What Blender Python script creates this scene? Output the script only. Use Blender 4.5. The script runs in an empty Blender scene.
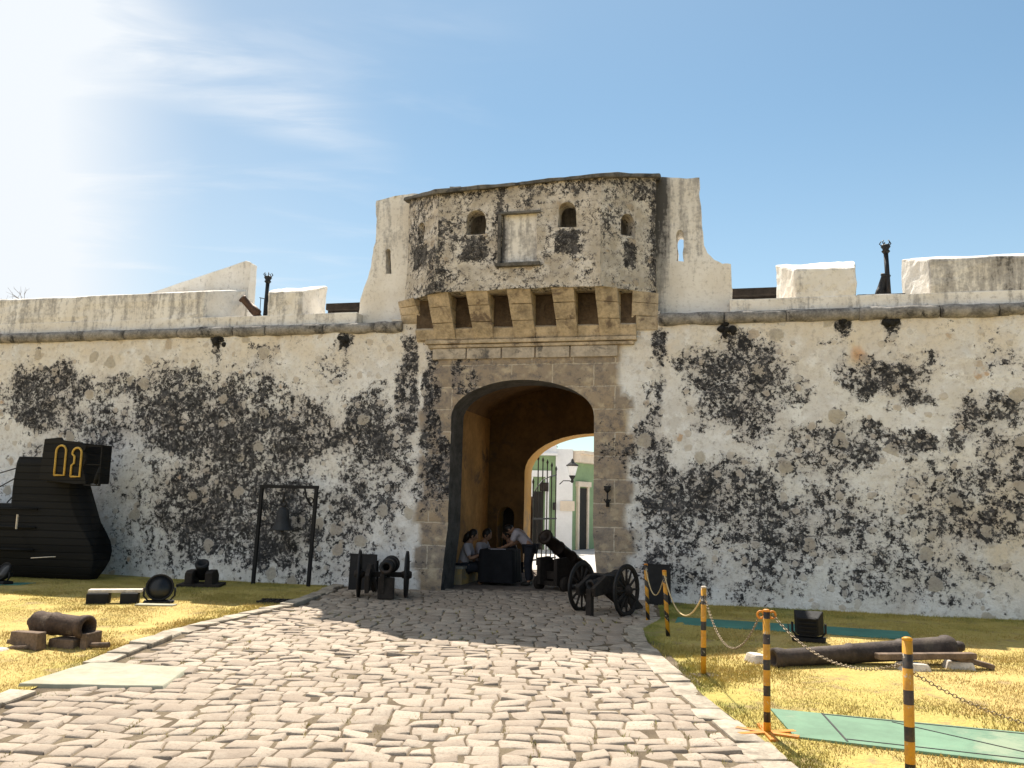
import bpy, bmesh, math, random
import numpy as np
from mathutils import Vector, Matrix, noise, geometry

random.seed(7)
rng = np.random.default_rng(7)
S = bpy.context.scene
COL = S.collection

# ------------------------------------------------------------------ camera
PITCH, ROLL = 0.1385, 0.0228
cam = bpy.data.objects.new('camera', bpy.data.cameras.new('camera'))
COL.objects.link(cam)
cp, sp = math.cos(PITCH), math.sin(PITCH)
fw = Vector((0, cp, sp)); u0 = Vector((0, -sp, cp)); r0 = Vector((1, 0, 0))
rr = math.cos(ROLL) * r0 + math.sin(ROLL) * u0
uu = -math.sin(ROLL) * r0 + math.cos(ROLL) * u0
cam.matrix_world = Matrix(((rr.x, uu.x, -fw.x, 0), (rr.y, uu.y, -fw.y, 0), (rr.z, uu.z, -fw.z, 1.6), (0, 0, 0, 1)))
cam.data.sensor_width = 36
cam.data.lens = 849 / 1024 * 36
cam.data.clip_end = 2000
S.camera = cam

# ------------------------------------------------------------------ sky, sun, exposure
SUN_AZ, SUN_EL = math.radians(-3.0), math.radians(57.5)      # azimuth from +Y towards +X
world = bpy.data.worlds.new("World"); S.world = world; world.use_nodes = True
nt = world.node_tree; nt.nodes.clear()
def wn(t, **k):
    n = nt.nodes.new(t)
    for a, b in k.items(): setattr(n, a, b)
    return n
sky = wn('ShaderNodeTexSky', sky_type='NISHITA', sun_disc=False, sun_elevation=SUN_EL, sun_rotation=SUN_AZ,
         altitude=5, air_density=1.0, dust_density=0.35, ozone_density=0.55)
bg = wn('ShaderNodeBackground'); bg.inputs[1].default_value = 0.062
outw = wn('ShaderNodeOutputWorld')
def wmath(op, a, b=None, c=None):
    n = wn('ShaderNodeMath', operation=op)
    for i, v in enumerate((a, b, c)):
        if v is None: continue
        if isinstance(v, (int, float)): n.inputs[i].default_value = v
        else: nt.links.new(v, n.inputs[i])
    return n.outputs[0]
tc = wn('ShaderNodeTexCoord'); sep = wn('ShaderNodeSeparateXYZ'); nt.links.new(tc.outputs['Generated'], sep.inputs[0])
zc = wmath('MAXIMUM', sep.outputs[2], 0.02)
px, py = wmath('DIVIDE', sep.outputs[0], zc), wmath('DIVIDE', sep.outputs[1], zc)   # position on a flat cloud layer
comb = wn('ShaderNodeCombineXYZ'); nt.links.new(px, comb.inputs[0]); nt.links.new(py, comb.inputs[1])
def cloud_noise(scale, detail, rot, stretch, off=0.0):
    m = wn('ShaderNodeMapping'); m.inputs['Rotation'].default_value = (0, 0, rot); m.inputs['Scale'].default_value = (scale, scale * stretch, 1)
    m.inputs['Location'].default_value = (off, off * .7, 0)
    nt.links.new(comb.outputs[0], m.inputs[0])
    n = wn('ShaderNodeTexNoise'); n.inputs['Scale'].default_value = 1; n.inputs['Detail'].default_value = detail
    n.inputs['Roughness'].default_value = .55; n.inputs['Distortion'].default_value = .6
    nt.links.new(m.outputs[0], n.inputs['Vector']); return n.outputs[0]
def ramp01(v, lo, hi):
    n = wn('ShaderNodeMapRange', interpolation_type='SMOOTHSTEP'); nt.links.new(v, n.inputs[0])
    n.inputs[1].default_value = lo; n.inputs[2].default_value = hi; return n.outputs[0]
wisp = cloud_noise(2.2, 7, math.radians(-38), 3.2)
# a long streak of cirrus on the left, running down to the right
bend = cloud_noise(1.1, 3, 0, 1, 3.0)
along = wmath('SUBTRACT', py, wmath('ADD', wmath('MULTIPLY', px, 0.92), wmath('ADD', 2.60, wmath('MULTIPLY', wmath('SUBTRACT', bend, .5), .5))))
streak = wmath('SUBTRACT', 1.0, ramp01(wmath('ABSOLUTE', along), 0.0, 0.42))
ends = wmath('MULTIPLY', ramp01(px, -1.25, -0.85), wmath('SUBTRACT', 1.0, ramp01(px, -0.62, -0.28)))
cirrus = wmath('MULTIPLY', wmath('MULTIPLY', streak, ends), ramp01(wisp, .22, .78))
faint = wmath('MULTIPLY', wmath('SUBTRACT', 1.0, ramp01(px, -.35, .15)), ramp01(cloud_noise(1.3, 6, math.radians(-30), 2.2, 9.0), .48, .8))
faint = wmath('MULTIPLY', faint, .22)
# white sun glow on the left, painted into the sky as a veil
az = wmath('ARCTAN2', sep.outputs[0], sep.outputs[1])
veil = wmath('ADD', wmath('MULTIPLY', wmath('SUBTRACT', 1.0, ramp01(az, math.radians(-35), math.radians(2))), .36), wmath('MULTIPLY', wmath('SUBTRACT', 1.0, ramp01(az, math.radians(-34), math.radians(-20))), .80))
haze_low = wmath('MULTIPLY', wmath('SUBTRACT', 1.0, ramp01(sep.outputs[2], .08, .46)), .22)
def addc(a, b): return wmath('MINIMUM', wmath('ADD', a, b), 1.0)
mask = addc(addc(wmath('MULTIPLY', cirrus, .55), faint), addc(veil, haze_low))
mx = wn('ShaderNodeMix', data_type='RGBA'); nt.links.new(mask, mx.inputs[0]); tint = wn('ShaderNodeMix', data_type='RGBA', blend_type='MULTIPLY'); tint.inputs[0].default_value = 1; tint.inputs[7].default_value = (.95, 1.12, 1.06, 1); nt.links.new(sky.outputs[0], tint.inputs[6]); nt.links.new(tint.outputs[2], mx.inputs[6])
mx.inputs[7].default_value = (7.6, 8.0, 8.4, 1)
nt.links.new(mx.outputs[2], bg.inputs[0]); nt.links.new(bg.outputs[0], outw.inputs[0])

sun = bpy.data.objects.new('sun', bpy.data.lights.new('sun', 'SUN')); COL.objects.link(sun)
sun.data.energy = 5.0; sun.data.angle = math.radians(0.5); sun.data.color = (1.0, 0.93, 0.82)
sd = Vector((math.sin(SUN_AZ) * math.cos(SUN_EL), math.cos(SUN_AZ) * math.cos(SUN_EL), math.sin(SUN_EL)))
sun.rotation_euler = sd.to_track_quat('Z', 'Y').to_euler(); sun.location = sd * 60
S.view_settings.view_transform = 'Standard'; S.view_settings.look = 'None'
S.view_settings.exposure = 0.95; S.view_settings.gamma = 1.0; S.view_settings.use_curve_mapping = False
S.render.engine = 'CYCLES'; S.cycles.max_bounces = 6; S.cycles.diffuse_bounces = 4

# ------------------------------------------------------------------ materials
class NT:
    def __init__(s, name, rough=.85, metal=0.0, spec=.3):
        s.m = bpy.data.materials.new(name); s.m.use_nodes = True
        s.t = s.m.node_tree; s.p = s.t.nodes['Principled BSDF']
        s.p.inputs['Roughness'].default_value = rough; s.p.inputs['Metallic'].default_value = metal
        s.p.inputs['Specular IOR Level'].default_value = spec
        s.tc = s.t.nodes.new('ShaderNodeTexCoord'); s.obj = s.tc.outputs['Object']
    def n(s, t, **k):
        n = s.t.nodes.new(t)
        for a, b in k.items(): setattr(n, a, b)
        return n
    def link(s, a, i): s.t.links.new(a, i)
    def put(s, i, v):
        if isinstance(v, bpy.types.NodeSocket): s.link(v, i)
        elif isinstance(v, tuple) and len(v) == 3 and i.type == 'RGBA': i.default_value = (*v, 1)
        else: i.default_value = v
    def math(s, op, a, b=0.0, c=0.0, clamp=False):
        n = s.n('ShaderNodeMath', operation=op, use_clamp=clamp); s.put(n.inputs[0], a); s.put(n.inputs[1], b); s.put(n.inputs[2], c); return n.outputs[0]
    def noise(s, scale, detail=4, rough=.55, dist=0.0, vec=None, col=False):
        n = s.n('ShaderNodeTexNoise'); s.link(vec or s.obj, n.inputs['Vector'])
        n.inputs['Scale'].default_value = scale; n.inputs['Detail'].default_value = detail; n.inputs['Roughness'].default_value = rough; n.inputs['Distortion'].default_value = dist
        return n.outputs[1 if col else 0]
    def voro(s, scale, vec=None, feature='F1'):
        n = s.n('ShaderNodeTexVoronoi', feature=feature); s.link(vec or s.obj, n.inputs['Vector']); n.inputs['Scale'].default_value = scale; return n
    def mapping(s, scale=(1, 1, 1), rot=(0, 0, 0), loc=(0, 0, 0), vec=None):
        n = s.n('ShaderNodeMapping'); s.link(vec or s.obj, n.inputs[0]); n.inputs['Scale'].default_value = scale; n.inputs['Rotation'].default_value = rot; n.inputs['Location'].default_value = loc; return n.outputs[0]
    def ramp(s, v, lo, hi, smooth=True):
        n = s.n('ShaderNodeMapRange', interpolation_type='SMOOTHSTEP' if smooth else 'LINEAR'); s.put(n.inputs[0], v); n.inputs[1].default_value = lo; n.inputs[2].default_value = hi; return n.outputs[0]
    def mix(s, f, a, b):
        n = s.n('ShaderNodeMix', data_type='RGBA'); s.put(n.inputs[0], f); s.put(n.inputs[6], a); s.put(n.inputs[7], b); return n.outputs[2]
    def attr(s, name): return s.n('ShaderNodeAttribute', attribute_name=name).outputs['Fac']
    def sep(s, v=None):
        n = s.n('ShaderNodeSeparateXYZ'); s.link(v or s.obj, n.inputs[0]); return n.outputs
    def bump(s, h, strength=.5, dist=.02):
        n = s.n('ShaderNodeBump'); n.inputs['Strength'].default_value = strength; n.inputs['Distance'].default_value = dist; s.put(n.inputs['Height'], h); s.link(n.outputs[0], s.p.inputs['Normal'])
    def color(s, c): s.put(s.p.inputs['Base Color'], c)

def simple(name, c, rough=.7, var=.25, scale=6, metal=0.0, spec=.3, bump=.25, dirt=None):
    k = NT(name, rough, metal, spec)
    n1 = k.noise(scale, 6, .65); n2 = k.noise(scale * 6, 5, .65)
    f = k.ramp(k.math('ADD', k.math('MULTIPLY', n1, .65), k.math('MULTIPLY', n2, .35)), .32, .68)
    lo = tuple(x * (1 - var) for x in c); hi = tuple(min(1, x * (1 + var)) for x in c)
    col = k.mix(f, lo, hi)
    if dirt: col = k.mix(k.ramp(k.noise(scale * .7, 7, .7, .4), .52, .66), col, dirt)
    k.color(col); k.put(k.p.inputs['Roughness'], k.math('ADD', rough - .08, k.math('MULTIPLY', n2, .16)))
    k.bump(n2, bump, .01); return k.m

def wall_material():
    k = NT('weathered_plaster', .92, 0, .15)
    M, ST, WA = k.attr('mould'), k.attr('stone'), k.attr('warm')
    warp = k.n('ShaderNodeVectorMath', operation='MULTIPLY_ADD'); k.link(k.noise(3.0, 3, col=True), warp.inputs[0]); warp.inputs[1].default_value = (.22,) * 3; k.link(k.obj, warp.inputs[2]); wv = warp.outputs[0]
    big, mid = k.noise(.9, 5, .6), k.noise(3.4, 7, .68, .3)
    grain, fine = k.noise(11, 8, .74), k.noise(42, 5, .7)
    # lime plaster, warm at the top under the coping
    base = k.mix(k.ramp(big, .35, .65), (.82, .815, .80), (.68, .655, .625))
    base = k.mix(k.ramp(mid, .46, .68), base, (.91, .912, .91))
    base = k.mix(k.math('MULTIPLY', WA, k.ramp(k.noise(2.1, 5, .6), .25, .62), 0, True), base, (.74, .625, .46)); base = k.mix(k.math('SUBTRACT', WA, 1.1, 0, True), base, (.62, .27, .07))
    base = k.mix(k.math('MULTIPLY', k.ramp(grain, .5, .62), .40), base, (.40, .35, .30))
    # rubble stones showing through the plaster, two sizes
    def stones(sc, keep, r0_, r1_):
        v = k.voro(sc, wv); rnd = k.sep(v.outputs['Color']); dd = k.math('ADD', v.outputs['Distance'], k.math('MULTIPLY', k.math('SUBTRACT', grain, .5), .30))
        on = k.math('MULTIPLY', k.math('GREATER_THAN', rnd[0], keep), k.math('SUBTRACT', 1.0, k.math('MULTIPLY', ST, .95)))
        ins = k.math('MULTIPLY', on, k.math('SUBTRACT', 1.0, k.ramp(dd, r0_, r1_)))
        rim = k.math('MULTIPLY', on, k.math('SUBTRACT', 1.0, k.ramp(k.math('ABSOLUTE', k.math('SUBTRACT', dd, r1_ + .03)), .0, .07)))
        return ins, rim, rnd
    in1, rim1, r1 = stones(2.3, .66, .24, .30); in2, rim2, r2 = stones(4.6, .55, .26, .33)
    c1 = k.mix(k.ramp(r1[1], .25, .85), (.50, .45, .37), (.60, .41, .26)); c2 = k.mix(k.ramp(r2[1], .3, .7), (.62, .58, .52), (.50, .41, .31))
    speck = k.ramp(k.noise(20, 7, .75), .46, .66)
    base = k.mix(k.math('MULTIPLY', in2, .65), base, k.mix(k.math('MULTIPLY', speck, .6), c2, (.30, .26, .22)))
    base = k.mix(k.math('MULTIPLY', in1, .9), base, k.mix(k.math('MULTIPLY', speck, .6), c1, (.30, .25, .20)))
    show = k.math('MAXIMUM', in1, k.math('MULTIPLY', in2, .7)); rim = k.math('MAXIMUM', rim1, k.math('MULTIPLY', rim2, .8))
    # dressed blocks on the gate piers
    sx = k.sep(); cb = k.n('ShaderNodeCombineXYZ'); k.link(k.math('ADD', sx[0], k.math('MULTIPLY', k.math('SUBTRACT', mid, .5), .06)), cb.inputs[0]); k.link(k.math('ADD', sx[2], k.math('MULTIPLY', k.math('SUBTRACT', mid, .5), .05)), cb.inputs[1])
    br = k.n('ShaderNodeTexBrick'); k.link(cb.outputs[0], br.inputs['Vector']); br.inputs['Scale'].default_value = 1
    br.inputs['Brick Width'].default_value = .74; br.inputs['Row Height'].default_value = .405; br.inputs['Mortar Size'].default_value = .014; br.inputs['Mortar Smooth'].default_value = .3
    br.inputs['Color1'].default_value = (.40, .31, .215, 1); br.inputs['Color2'].default_value = (.30, .25, .20, 1); br.inputs['Mortar'].default_value = (.56, .48, .38, 1)
    blk = k.mix(k.ramp(k.noise(7, 8, .72), .44, .66), br.outputs['Color'], (.20, .17, .15)); blk = k.mix(k.ramp(k.noise(4, 5, .6), .5, .7), blk, (.52, .43, .31))
    base = k.mix(ST, base, blk)
    # black mould growing in granular patches, thickest round the rims of the stones
    lump = k.voro(8.5, wv).outputs['Distance']; pit = k.noise(19, 8, .78)
    def add(*a_):
        r = a_[0]
        for q in a_[1:]: r = k.math('ADD', r, q)
        return r
    cen = lambda q, w: k.math('MULTIPLY', k.math('SUBTRACT', q, .5), w)
    field = add(k.math('MULTIPLY', M, .80), cen(grain, 2.1), cen(pit, 1.7), cen(mid, 1.9), cen(fine, .9), k.math('MULTIPLY', k.math('SUBTRACT', .42, lump), .4), k.math('MULTIPLY', rim, .25), k.math('MULTIPLY', show, -.40))
    mk = k.ramp(field, .44, .66)
    clump = k.noise(8, 7, .72, .2, wv)
    soot = k.mix(k.ramp(clump, .42, .60), (.004, .005, .008), (.060, .060, .066))
    soot = k.mix(k.math('MULTIPLY', k.ramp(k.noise(16, 7, .76, 0, wv), .54, .62), .80), soot, k.mix(k.ramp(mid, .4, .6), (.52, .50, .49), (.40, .35, .30)))
    wash = k.ramp(add(k.math('MULTIPLY', M, 1.0), cen(mid, 2.0), cen(grain, 1.0)), .20, .85)
    base = k.mix(k.math('MULTIPLY', wash, .42), base, k.mix(k.ramp(big, .4, .6), (.215, .21, .22), (.25, .22, .215)))
    base = k.mix(k.math('MULTIPLY', k.ramp(pit, .52, .64), k.math('MULTIPLY', k.math('ADD', .25, M, 0, True), .45)), base, (.16, .15, .15))
    k.color(k.mix(k.math('MULTIPLY', mk, .95), base, soot))
    h = k.math('ADD', k.math('MULTIPLY', grain, .6), k.math('ADD', k.math('MULTIPLY', mid, .9), k.math('ADD', k.math('MULTIPLY', fine, .25), k.math('MULTIPLY', show, .25))))
    h = k.math('SUBTRACT', h, k.math('MULTIPLY', k.math('MULTIPLY', ST, br.outputs['Fac']), .5))
    k.bump(h, .75, .05); return k.m

def limewash_material():
    # pale parapet render with grey run-off streaks
    k = NT('limewashed_parapet', .92, 0, .15)
    M = k.attr('mould')
    big = k.noise(1.3, 5, .6); st = k.noise(1.0, 7, .66, .2, k.mapping((7.0, 7.0, 1.1))); gr = k.noise(14, 7, .72); fine = k.noise(50, 4, .7)
    base = k.mix(k.ramp(big, .35, .65), (.84, .80, .735), (.73, .675, .59)); base = k.mix(k.math('MULTIPLY', k.ramp(gr, .5, .66), .35), base, (.44, .38, .31))
    f = k.math('ADD', k.math('MULTIPLY', M, .75), k.math('ADD', k.math('MULTIPLY', k.math('SUBTRACT', st, .5), 1.5), k.math('MULTIPLY', k.math('SUBTRACT', gr, .5), .75)))
    base = k.mix(k.math('MULTIPLY', k.ramp(f, .12, .5), .72), base, (.25, .235, .225))
    k.color(k.mix(k.math('MULTIPLY', k.ramp(f, .48, .72), .85), base, (.06, .058, .058)))
    k.bump(k.math('ADD', k.math('MULTIPLY', gr, .7), k.math('MULTIPLY', fine, .3)), .5, .03); return k.m

def bay_material():
    k = NT('weathered_bay_masonry', .93, 0, .12)
    M = k.attr('mould')
    warp = k.n('ShaderNodeVectorMath', operation='MULTIPLY_ADD'); k.link(k.noise(3.5, 3, col=True), warp.inputs[0]); warp.inputs[1].default_value = (.2,) * 3; k.link(k.obj, warp.inputs[2])
    v = k.voro(3.4, warp.outputs[0]); rnd = k.sep(v.outputs['Color']); mid = k.noise(3.2, 7, .68, .3); gr = k.noise(12, 8, .74); fine = k.noise(45, 5, .7)
    base = k.mix(k.ramp(mid, .38, .64), (.46, .405, .33), (.66, .60, .52)); base = k.mix(k.ramp(k.noise(1.6, 5, .6), .45, .66), base, (.70, .65, .58))
    inside = k.math('SUBTRACT', 1.0, k.ramp(k.math('ADD', v.outputs['Distance'], k.math('MULTIPLY', k.math('SUBTRACT', gr, .5), .2)), .24, .32))
    show = k.math('MULTIPLY', inside, k.math('GREATER_THAN', rnd[0], .52))
    base = k.mix(k.math('MULTIPLY', show, .7), base, k.mix(rnd[1], (.36, .27, .18), (.46, .40, .32)))
    base = k.mix(k.math('MULTIPLY', k.ramp(gr, .48, .64), .5), base, (.20, .175, .155))
    f = k.math('ADD', k.math('MULTIPLY', M, .72), k.math('ADD', k.math('MULTIPLY', k.math('SUBTRACT', gr, .5), 3.0), k.math('ADD', k.math('MULTIPLY', k.math('SUBTRACT', mid, .5), 1.6), k.math('MULTIPLY', k.math('SUBTRACT', fine, .5), 1.8))))
    base = k.mix(k.math('MULTIPLY', k.ramp(f, .0, .34), .45), base, (.17, .155, .145))
    k.color(k.mix(k.math('MULTIPLY', k.ramp(f, .28, .44), .93), base, k.mix(k.math('MULTIPLY', k.ramp(k.noise(16, 7, .76), .54, .62), .6), k.mix(k.ramp(k.noise(9, 7, .72), .42, .60), (.007, .007, .009), (.085, .08, .078)), (.36, .33, .29))))
    k.bump(k.math('ADD', k.math('MULTIPLY', gr, .7), k.math('ADD', k.math('MULTIPLY', mid, .8), k.math('MULTIPLY', show, .3))), .8, .05); return k.m

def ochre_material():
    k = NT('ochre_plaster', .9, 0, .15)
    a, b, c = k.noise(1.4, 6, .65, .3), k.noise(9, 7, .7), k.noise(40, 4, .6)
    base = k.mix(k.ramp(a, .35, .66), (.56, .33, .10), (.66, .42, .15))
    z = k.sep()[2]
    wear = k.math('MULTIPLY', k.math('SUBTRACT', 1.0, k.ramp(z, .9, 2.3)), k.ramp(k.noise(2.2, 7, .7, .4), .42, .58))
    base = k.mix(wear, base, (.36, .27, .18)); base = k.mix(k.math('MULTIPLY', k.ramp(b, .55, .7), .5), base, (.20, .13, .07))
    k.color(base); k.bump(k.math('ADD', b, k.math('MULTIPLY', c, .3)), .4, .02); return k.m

def cobble_material():
    k = NT('cobblestone', .86, 0, .25)
    r = k.attr('tone'); g = k.noise(9, 7, .7); f = k.noise(38, 6, .72); b = k.noise(.5, 4, .6)
    c = k.mix(r, (.27, .215, .165), (.42, .345, .27)); c = k.mix(k.math('MULTIPLY', k.ramp(g, .44, .68), .5), c, (.41, .355, .285))
    c = k.mix(k.math('MULTIPLY', k.ramp(f, .50, .64), .6), c, (.20, .155, .115)); c = k.mix(k.math('MULTIPLY', k.ramp(k.noise(110, 3, .6), .55, .68), .4), c, (.16, .12, .09)); c = k.mix(k.math('MULTIPLY', k.ramp(b, .42, .66), .5), c, (.27, .215, .165))
    k.color(c); k.bump(k.math('ADD', k.math('MULTIPLY', g, .8), k.math('MULTIPLY', f, .5)), .6, .02); return k.m

def soil_material(name, a, b, sc=4):
    k = NT(name, .95, 0, .1); n, f = k.noise(sc, 7, .68, .2), k.noise(60, 5, .7)
    c = k.mix(k.ramp(n, .38, .62), a, b); c = k.mix(k.math('MULTIPLY', k.ramp(f, .5, .64), .5), c, tuple(x * .55 for x in a)); k.color(c); k.bump(f, .7, .02); return k.m

def grass_material(blade):
    k = NT('dry_grass_blades' if blade else 'dry_turf', .9, 0, .1)
    geo = k.n('ShaderNodeNewGeometry').outputs['Position']
    a, b, c = k.noise(.45, 5, .6, .2, geo), k.noise(2.6, 6, .66, .2, geo), k.noise(30, 4, .6, 0, geo)
    G = k.attr('green'); t = k.math('ADD', k.math('MULTIPLY', a, .35), k.math('ADD', k.math('MULTIPLY', b, .65), k.math('MULTIPLY', G, .42)))
    col = k.mix(k.ramp(t, .40, .60), (.48, .36, .135), (.42, .34, .105)); col = k.mix(k.ramp(t, .60, .86), col, (.20, .215, .055))
    col = k.mix(k.math('MULTIPLY', k.ramp(c, .5, .68), .5), col, (.26, .165, .055))
    if not blade: col = k.mix(k.math('MULTIPLY', k.ramp(b, .52, .66), .75), col, (.30, .21, .115))
    k.color(col)
    if not blade: k.bump(c, .8, .03)
    return k.m

def stripe_material(period, duty, phase, spiral, chip=(.5, .42, .3)):
    k = NT('yellow_black_post', .5, 0, .4); x, y, z = k.sep()
    a = k.math('DIVIDE', k.math('ARCTAN2', y, x), 2 * math.pi)
    t = k.math('FRACT', k.math('ADD', k.math('ADD', k.math('DIVIDE', z, period), phase), k.math('MULTIPLY', a, spiral)))
    f = k.math('LESS_THAN', k.math('ADD', t, k.math('MULTIPLY', k.math('SUBTRACT', k.noise(14, 4), .5), .05)), duty)
    c = k.mix(f, k.mix(k.ramp(k.noise(9, 5, .7), .4, .7), (.62, .30, .018), (.55, .23, .012)), (.018, .017, .016))
    c = k.mix(k.ramp(k.noise(22, 7, .72), .58, .66), c, chip); c = k.mix(k.math('MULTIPLY', k.ramp(k.noise(6, 6, .7), .45, .65), .45), c, (.16, .09, .04)); k.color(c); k.bump(k.noise(60, 3), .15, .004); return k.m

WALL, LIME, BAY, OCHRE = wall_material(), limewash_material(), bay_material(), ochre_material()
HALFLIT = simple('half_lit_ochre_plaster', (.34, .20, .07), .92, .35, 1.4, bump=.3, dirt=(.13, .09, .055))  # ochre in a middle tone, painting the light that reaches the side wall
SHADED = simple('shaded_ochre_plaster', (.16, .092, .036), .92, .35, 1.6, bump=.3, dirt=(.085, .06, .04))  # the same ochre darkened, painting the shade inside the passage
TANSTONE = simple('golden_corbel_stone', (.43, .35, .25), .92, .42, 4, bump=.9, dirt=(.17, .13, .10))
DARKSLAB = simple('lichen_dark_slab', (.12, .112, .10), .95, .55, 4, bump=.9, dirt=(.035, .034, .034))
SLOT = simple('shaded_slot_stone', (.075, .052, .033), .95, .5, 4, bump=.6, dirt=(.13, .095, .06))  # dark tone paints the shade up inside the open slots
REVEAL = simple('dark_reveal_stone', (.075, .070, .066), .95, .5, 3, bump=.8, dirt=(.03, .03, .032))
COPING = simple('grey_coping_stone', (.24, .222, .20), .93, .55, 5, bump=1.0, dirt=(.045, .043, .042))
SILL = simple('pale_sill_stone', (.42, .36, .29), .93, .3, 4, bump=.6, dirt=(.12, .11, .10))
MOSS = simple('black_moss', (.022, .021, .02), 1.0, .5, 9, bump=1.0)
IRON = simple('black_iron', (.016, .016, .017), .58, .4, 9, .3, .4, .5, dirt=(.045, .028, .018))
RUST = simple('rusty_iron', (.075, .050, .037), .78, .5, 7, .25, .3, .8, dirt=(.17, .13, .10))
BRONZE = simple('brown_iron', (.085, .047, .030), .6, .4, 6, .4, .4, .4)
TIMBER = simple('old_dark_timber', (.026, .020, .016), .85, .5, 6, bump=.6)
GREYWOOD = simple('weathered_timber', (.15, .105, .075), .9, .45, 8, bump=.7)
BLACKPAINT = simple('matt_black_paint', (.012, .012, .013), .75, .35, 6, spec=.25)
BLACKBOARD = simple('sun_bleached_black_board', (.017, .016, .016), .8, .5, 2, bump=.3)
def ship_material():
    k = NT('tarred_planking', .8, 0, .25); z = k.sep()[2]; pl = k.math('FRACT', k.math('DIVIDE', k.math('ADD', z, k.math('MULTIPLY', k.noise(1.5, 2), .02)), .13)); row = k.math('FLOOR', k.math('DIVIDE', z, .13))
    w = k.n('ShaderNodeTexWhiteNoise', noise_dimensions='1D'); k.link(row, w.inputs['W']); seam = k.math('SUBTRACT', 1.0, k.ramp(k.math('MINIMUM', pl, k.math('SUBTRACT', 1.0, pl)), .02, .09))
    g = k.noise(1.0, 7, .7, .3, k.mapping((2, 2, 26))); c = k.mix(w.outputs[0], (.006, .006, .006), (.011, .0105, .010)); c = k.mix(k.math('MULTIPLY', k.ramp(g, .55, .7), .6), c, (.022, .021, .019)); k.color(k.mix(seam, c, (.003, .003, .003)))
    k.bump(k.math('SUBTRACT', k.math('MULTIPLY', g, .4), seam), .8, .02); return k.m
SHIPBLACK = ship_material()
GOLD = simple('yellow_ochre_trim', (.50, .32, .07), .7, .25, 8)
GREENBOARD = simple('faded_green_board', (.125, .215, .14), .8, .2, 1.6, bump=.3, dirt=(.22, .27, .18))
DARKGREEN = simple('dark_green_board', (.055, .19, .15), .75, .2, 2, bump=.15)
STONEWHITE = simple('whitewashed_stone', (.60, .53, .45), .9, .25, 7, bump=.7, dirt=(.35, .28, .2))
CONCRETE = simple('pale_concrete', (.34, .325, .245), .92, .18, 3, bump=.35, dirt=(.32, .28, .20))
KERB = simple('kerb_stone', (.34, .29, .225), .9, .42, 4, bump=.7, dirt=(.22, .18, .14))
ROPE = simple('pale_rope', (.50, .38, .20), .95, .3, 30, bump=.6)
CHAIN = simple('galvanised_chain', (.22, .17, .11), .5, .4, 20, .6, .5)
YELLOW = simple('yellow_paint', (.60, .28, .016), .55, .15, 7)
ORANGE = simple('orange_paint', (.55, .20, .02), .55, .2, 7, dirt=(.25, .12, .04))
GLASS = NT('floodlight_glass', .35, 0, .35); GLASS.color((.012, .013, .015)); GLASS = GLASS.m
WHITEPAINT = simple('white_painted_wall', (.80, .80, .80), .85, .06, 2, bump=.15)
GREENWALL = simple('green_painted_wall', (.24, .34, .19), .85, .12, 2, bump=.15)
CREAM = simple('cream_cornice', (.72, .62, .50), .85, .1, 3, bump=.2)
DARKDOOR = simple('dark_doorway', (.02, .018, .016), .8, .3, 4)
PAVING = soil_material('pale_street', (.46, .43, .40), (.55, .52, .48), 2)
DIRT = soil_material('packed_earth', (.12, .092, .064), (.19, .15, .10), 3)
EARTH = soil_material('ground_earth', (.26, .20, .12), (.33, .25, .15), .6)
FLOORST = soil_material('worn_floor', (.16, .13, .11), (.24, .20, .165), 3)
COBBLE, TURF, BLADE = cobble_material(), grass_material(False), grass_material(True)
SKIN = simple('skin', (.30, .17, .11), .6, .1, 8, bump=.05); HAIR = simple('black_hair', (.012, .009, .008), .5, .3, 30)
BLOUSE = simple('white_blouse', (.38, .345, .37), .9, .08, 5, bump=.2); DARKCLOTH = simple('dark_cloth', (.022, .024, .032), .95, .3, 6, bump=.3)
SHOE = simple('dark_shoe', (.02, .018, .017), .6, .2, 8); TABLECLOTH = simple('black_tablecloth', (.012, .012, .014), .95, .3, 5)

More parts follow.
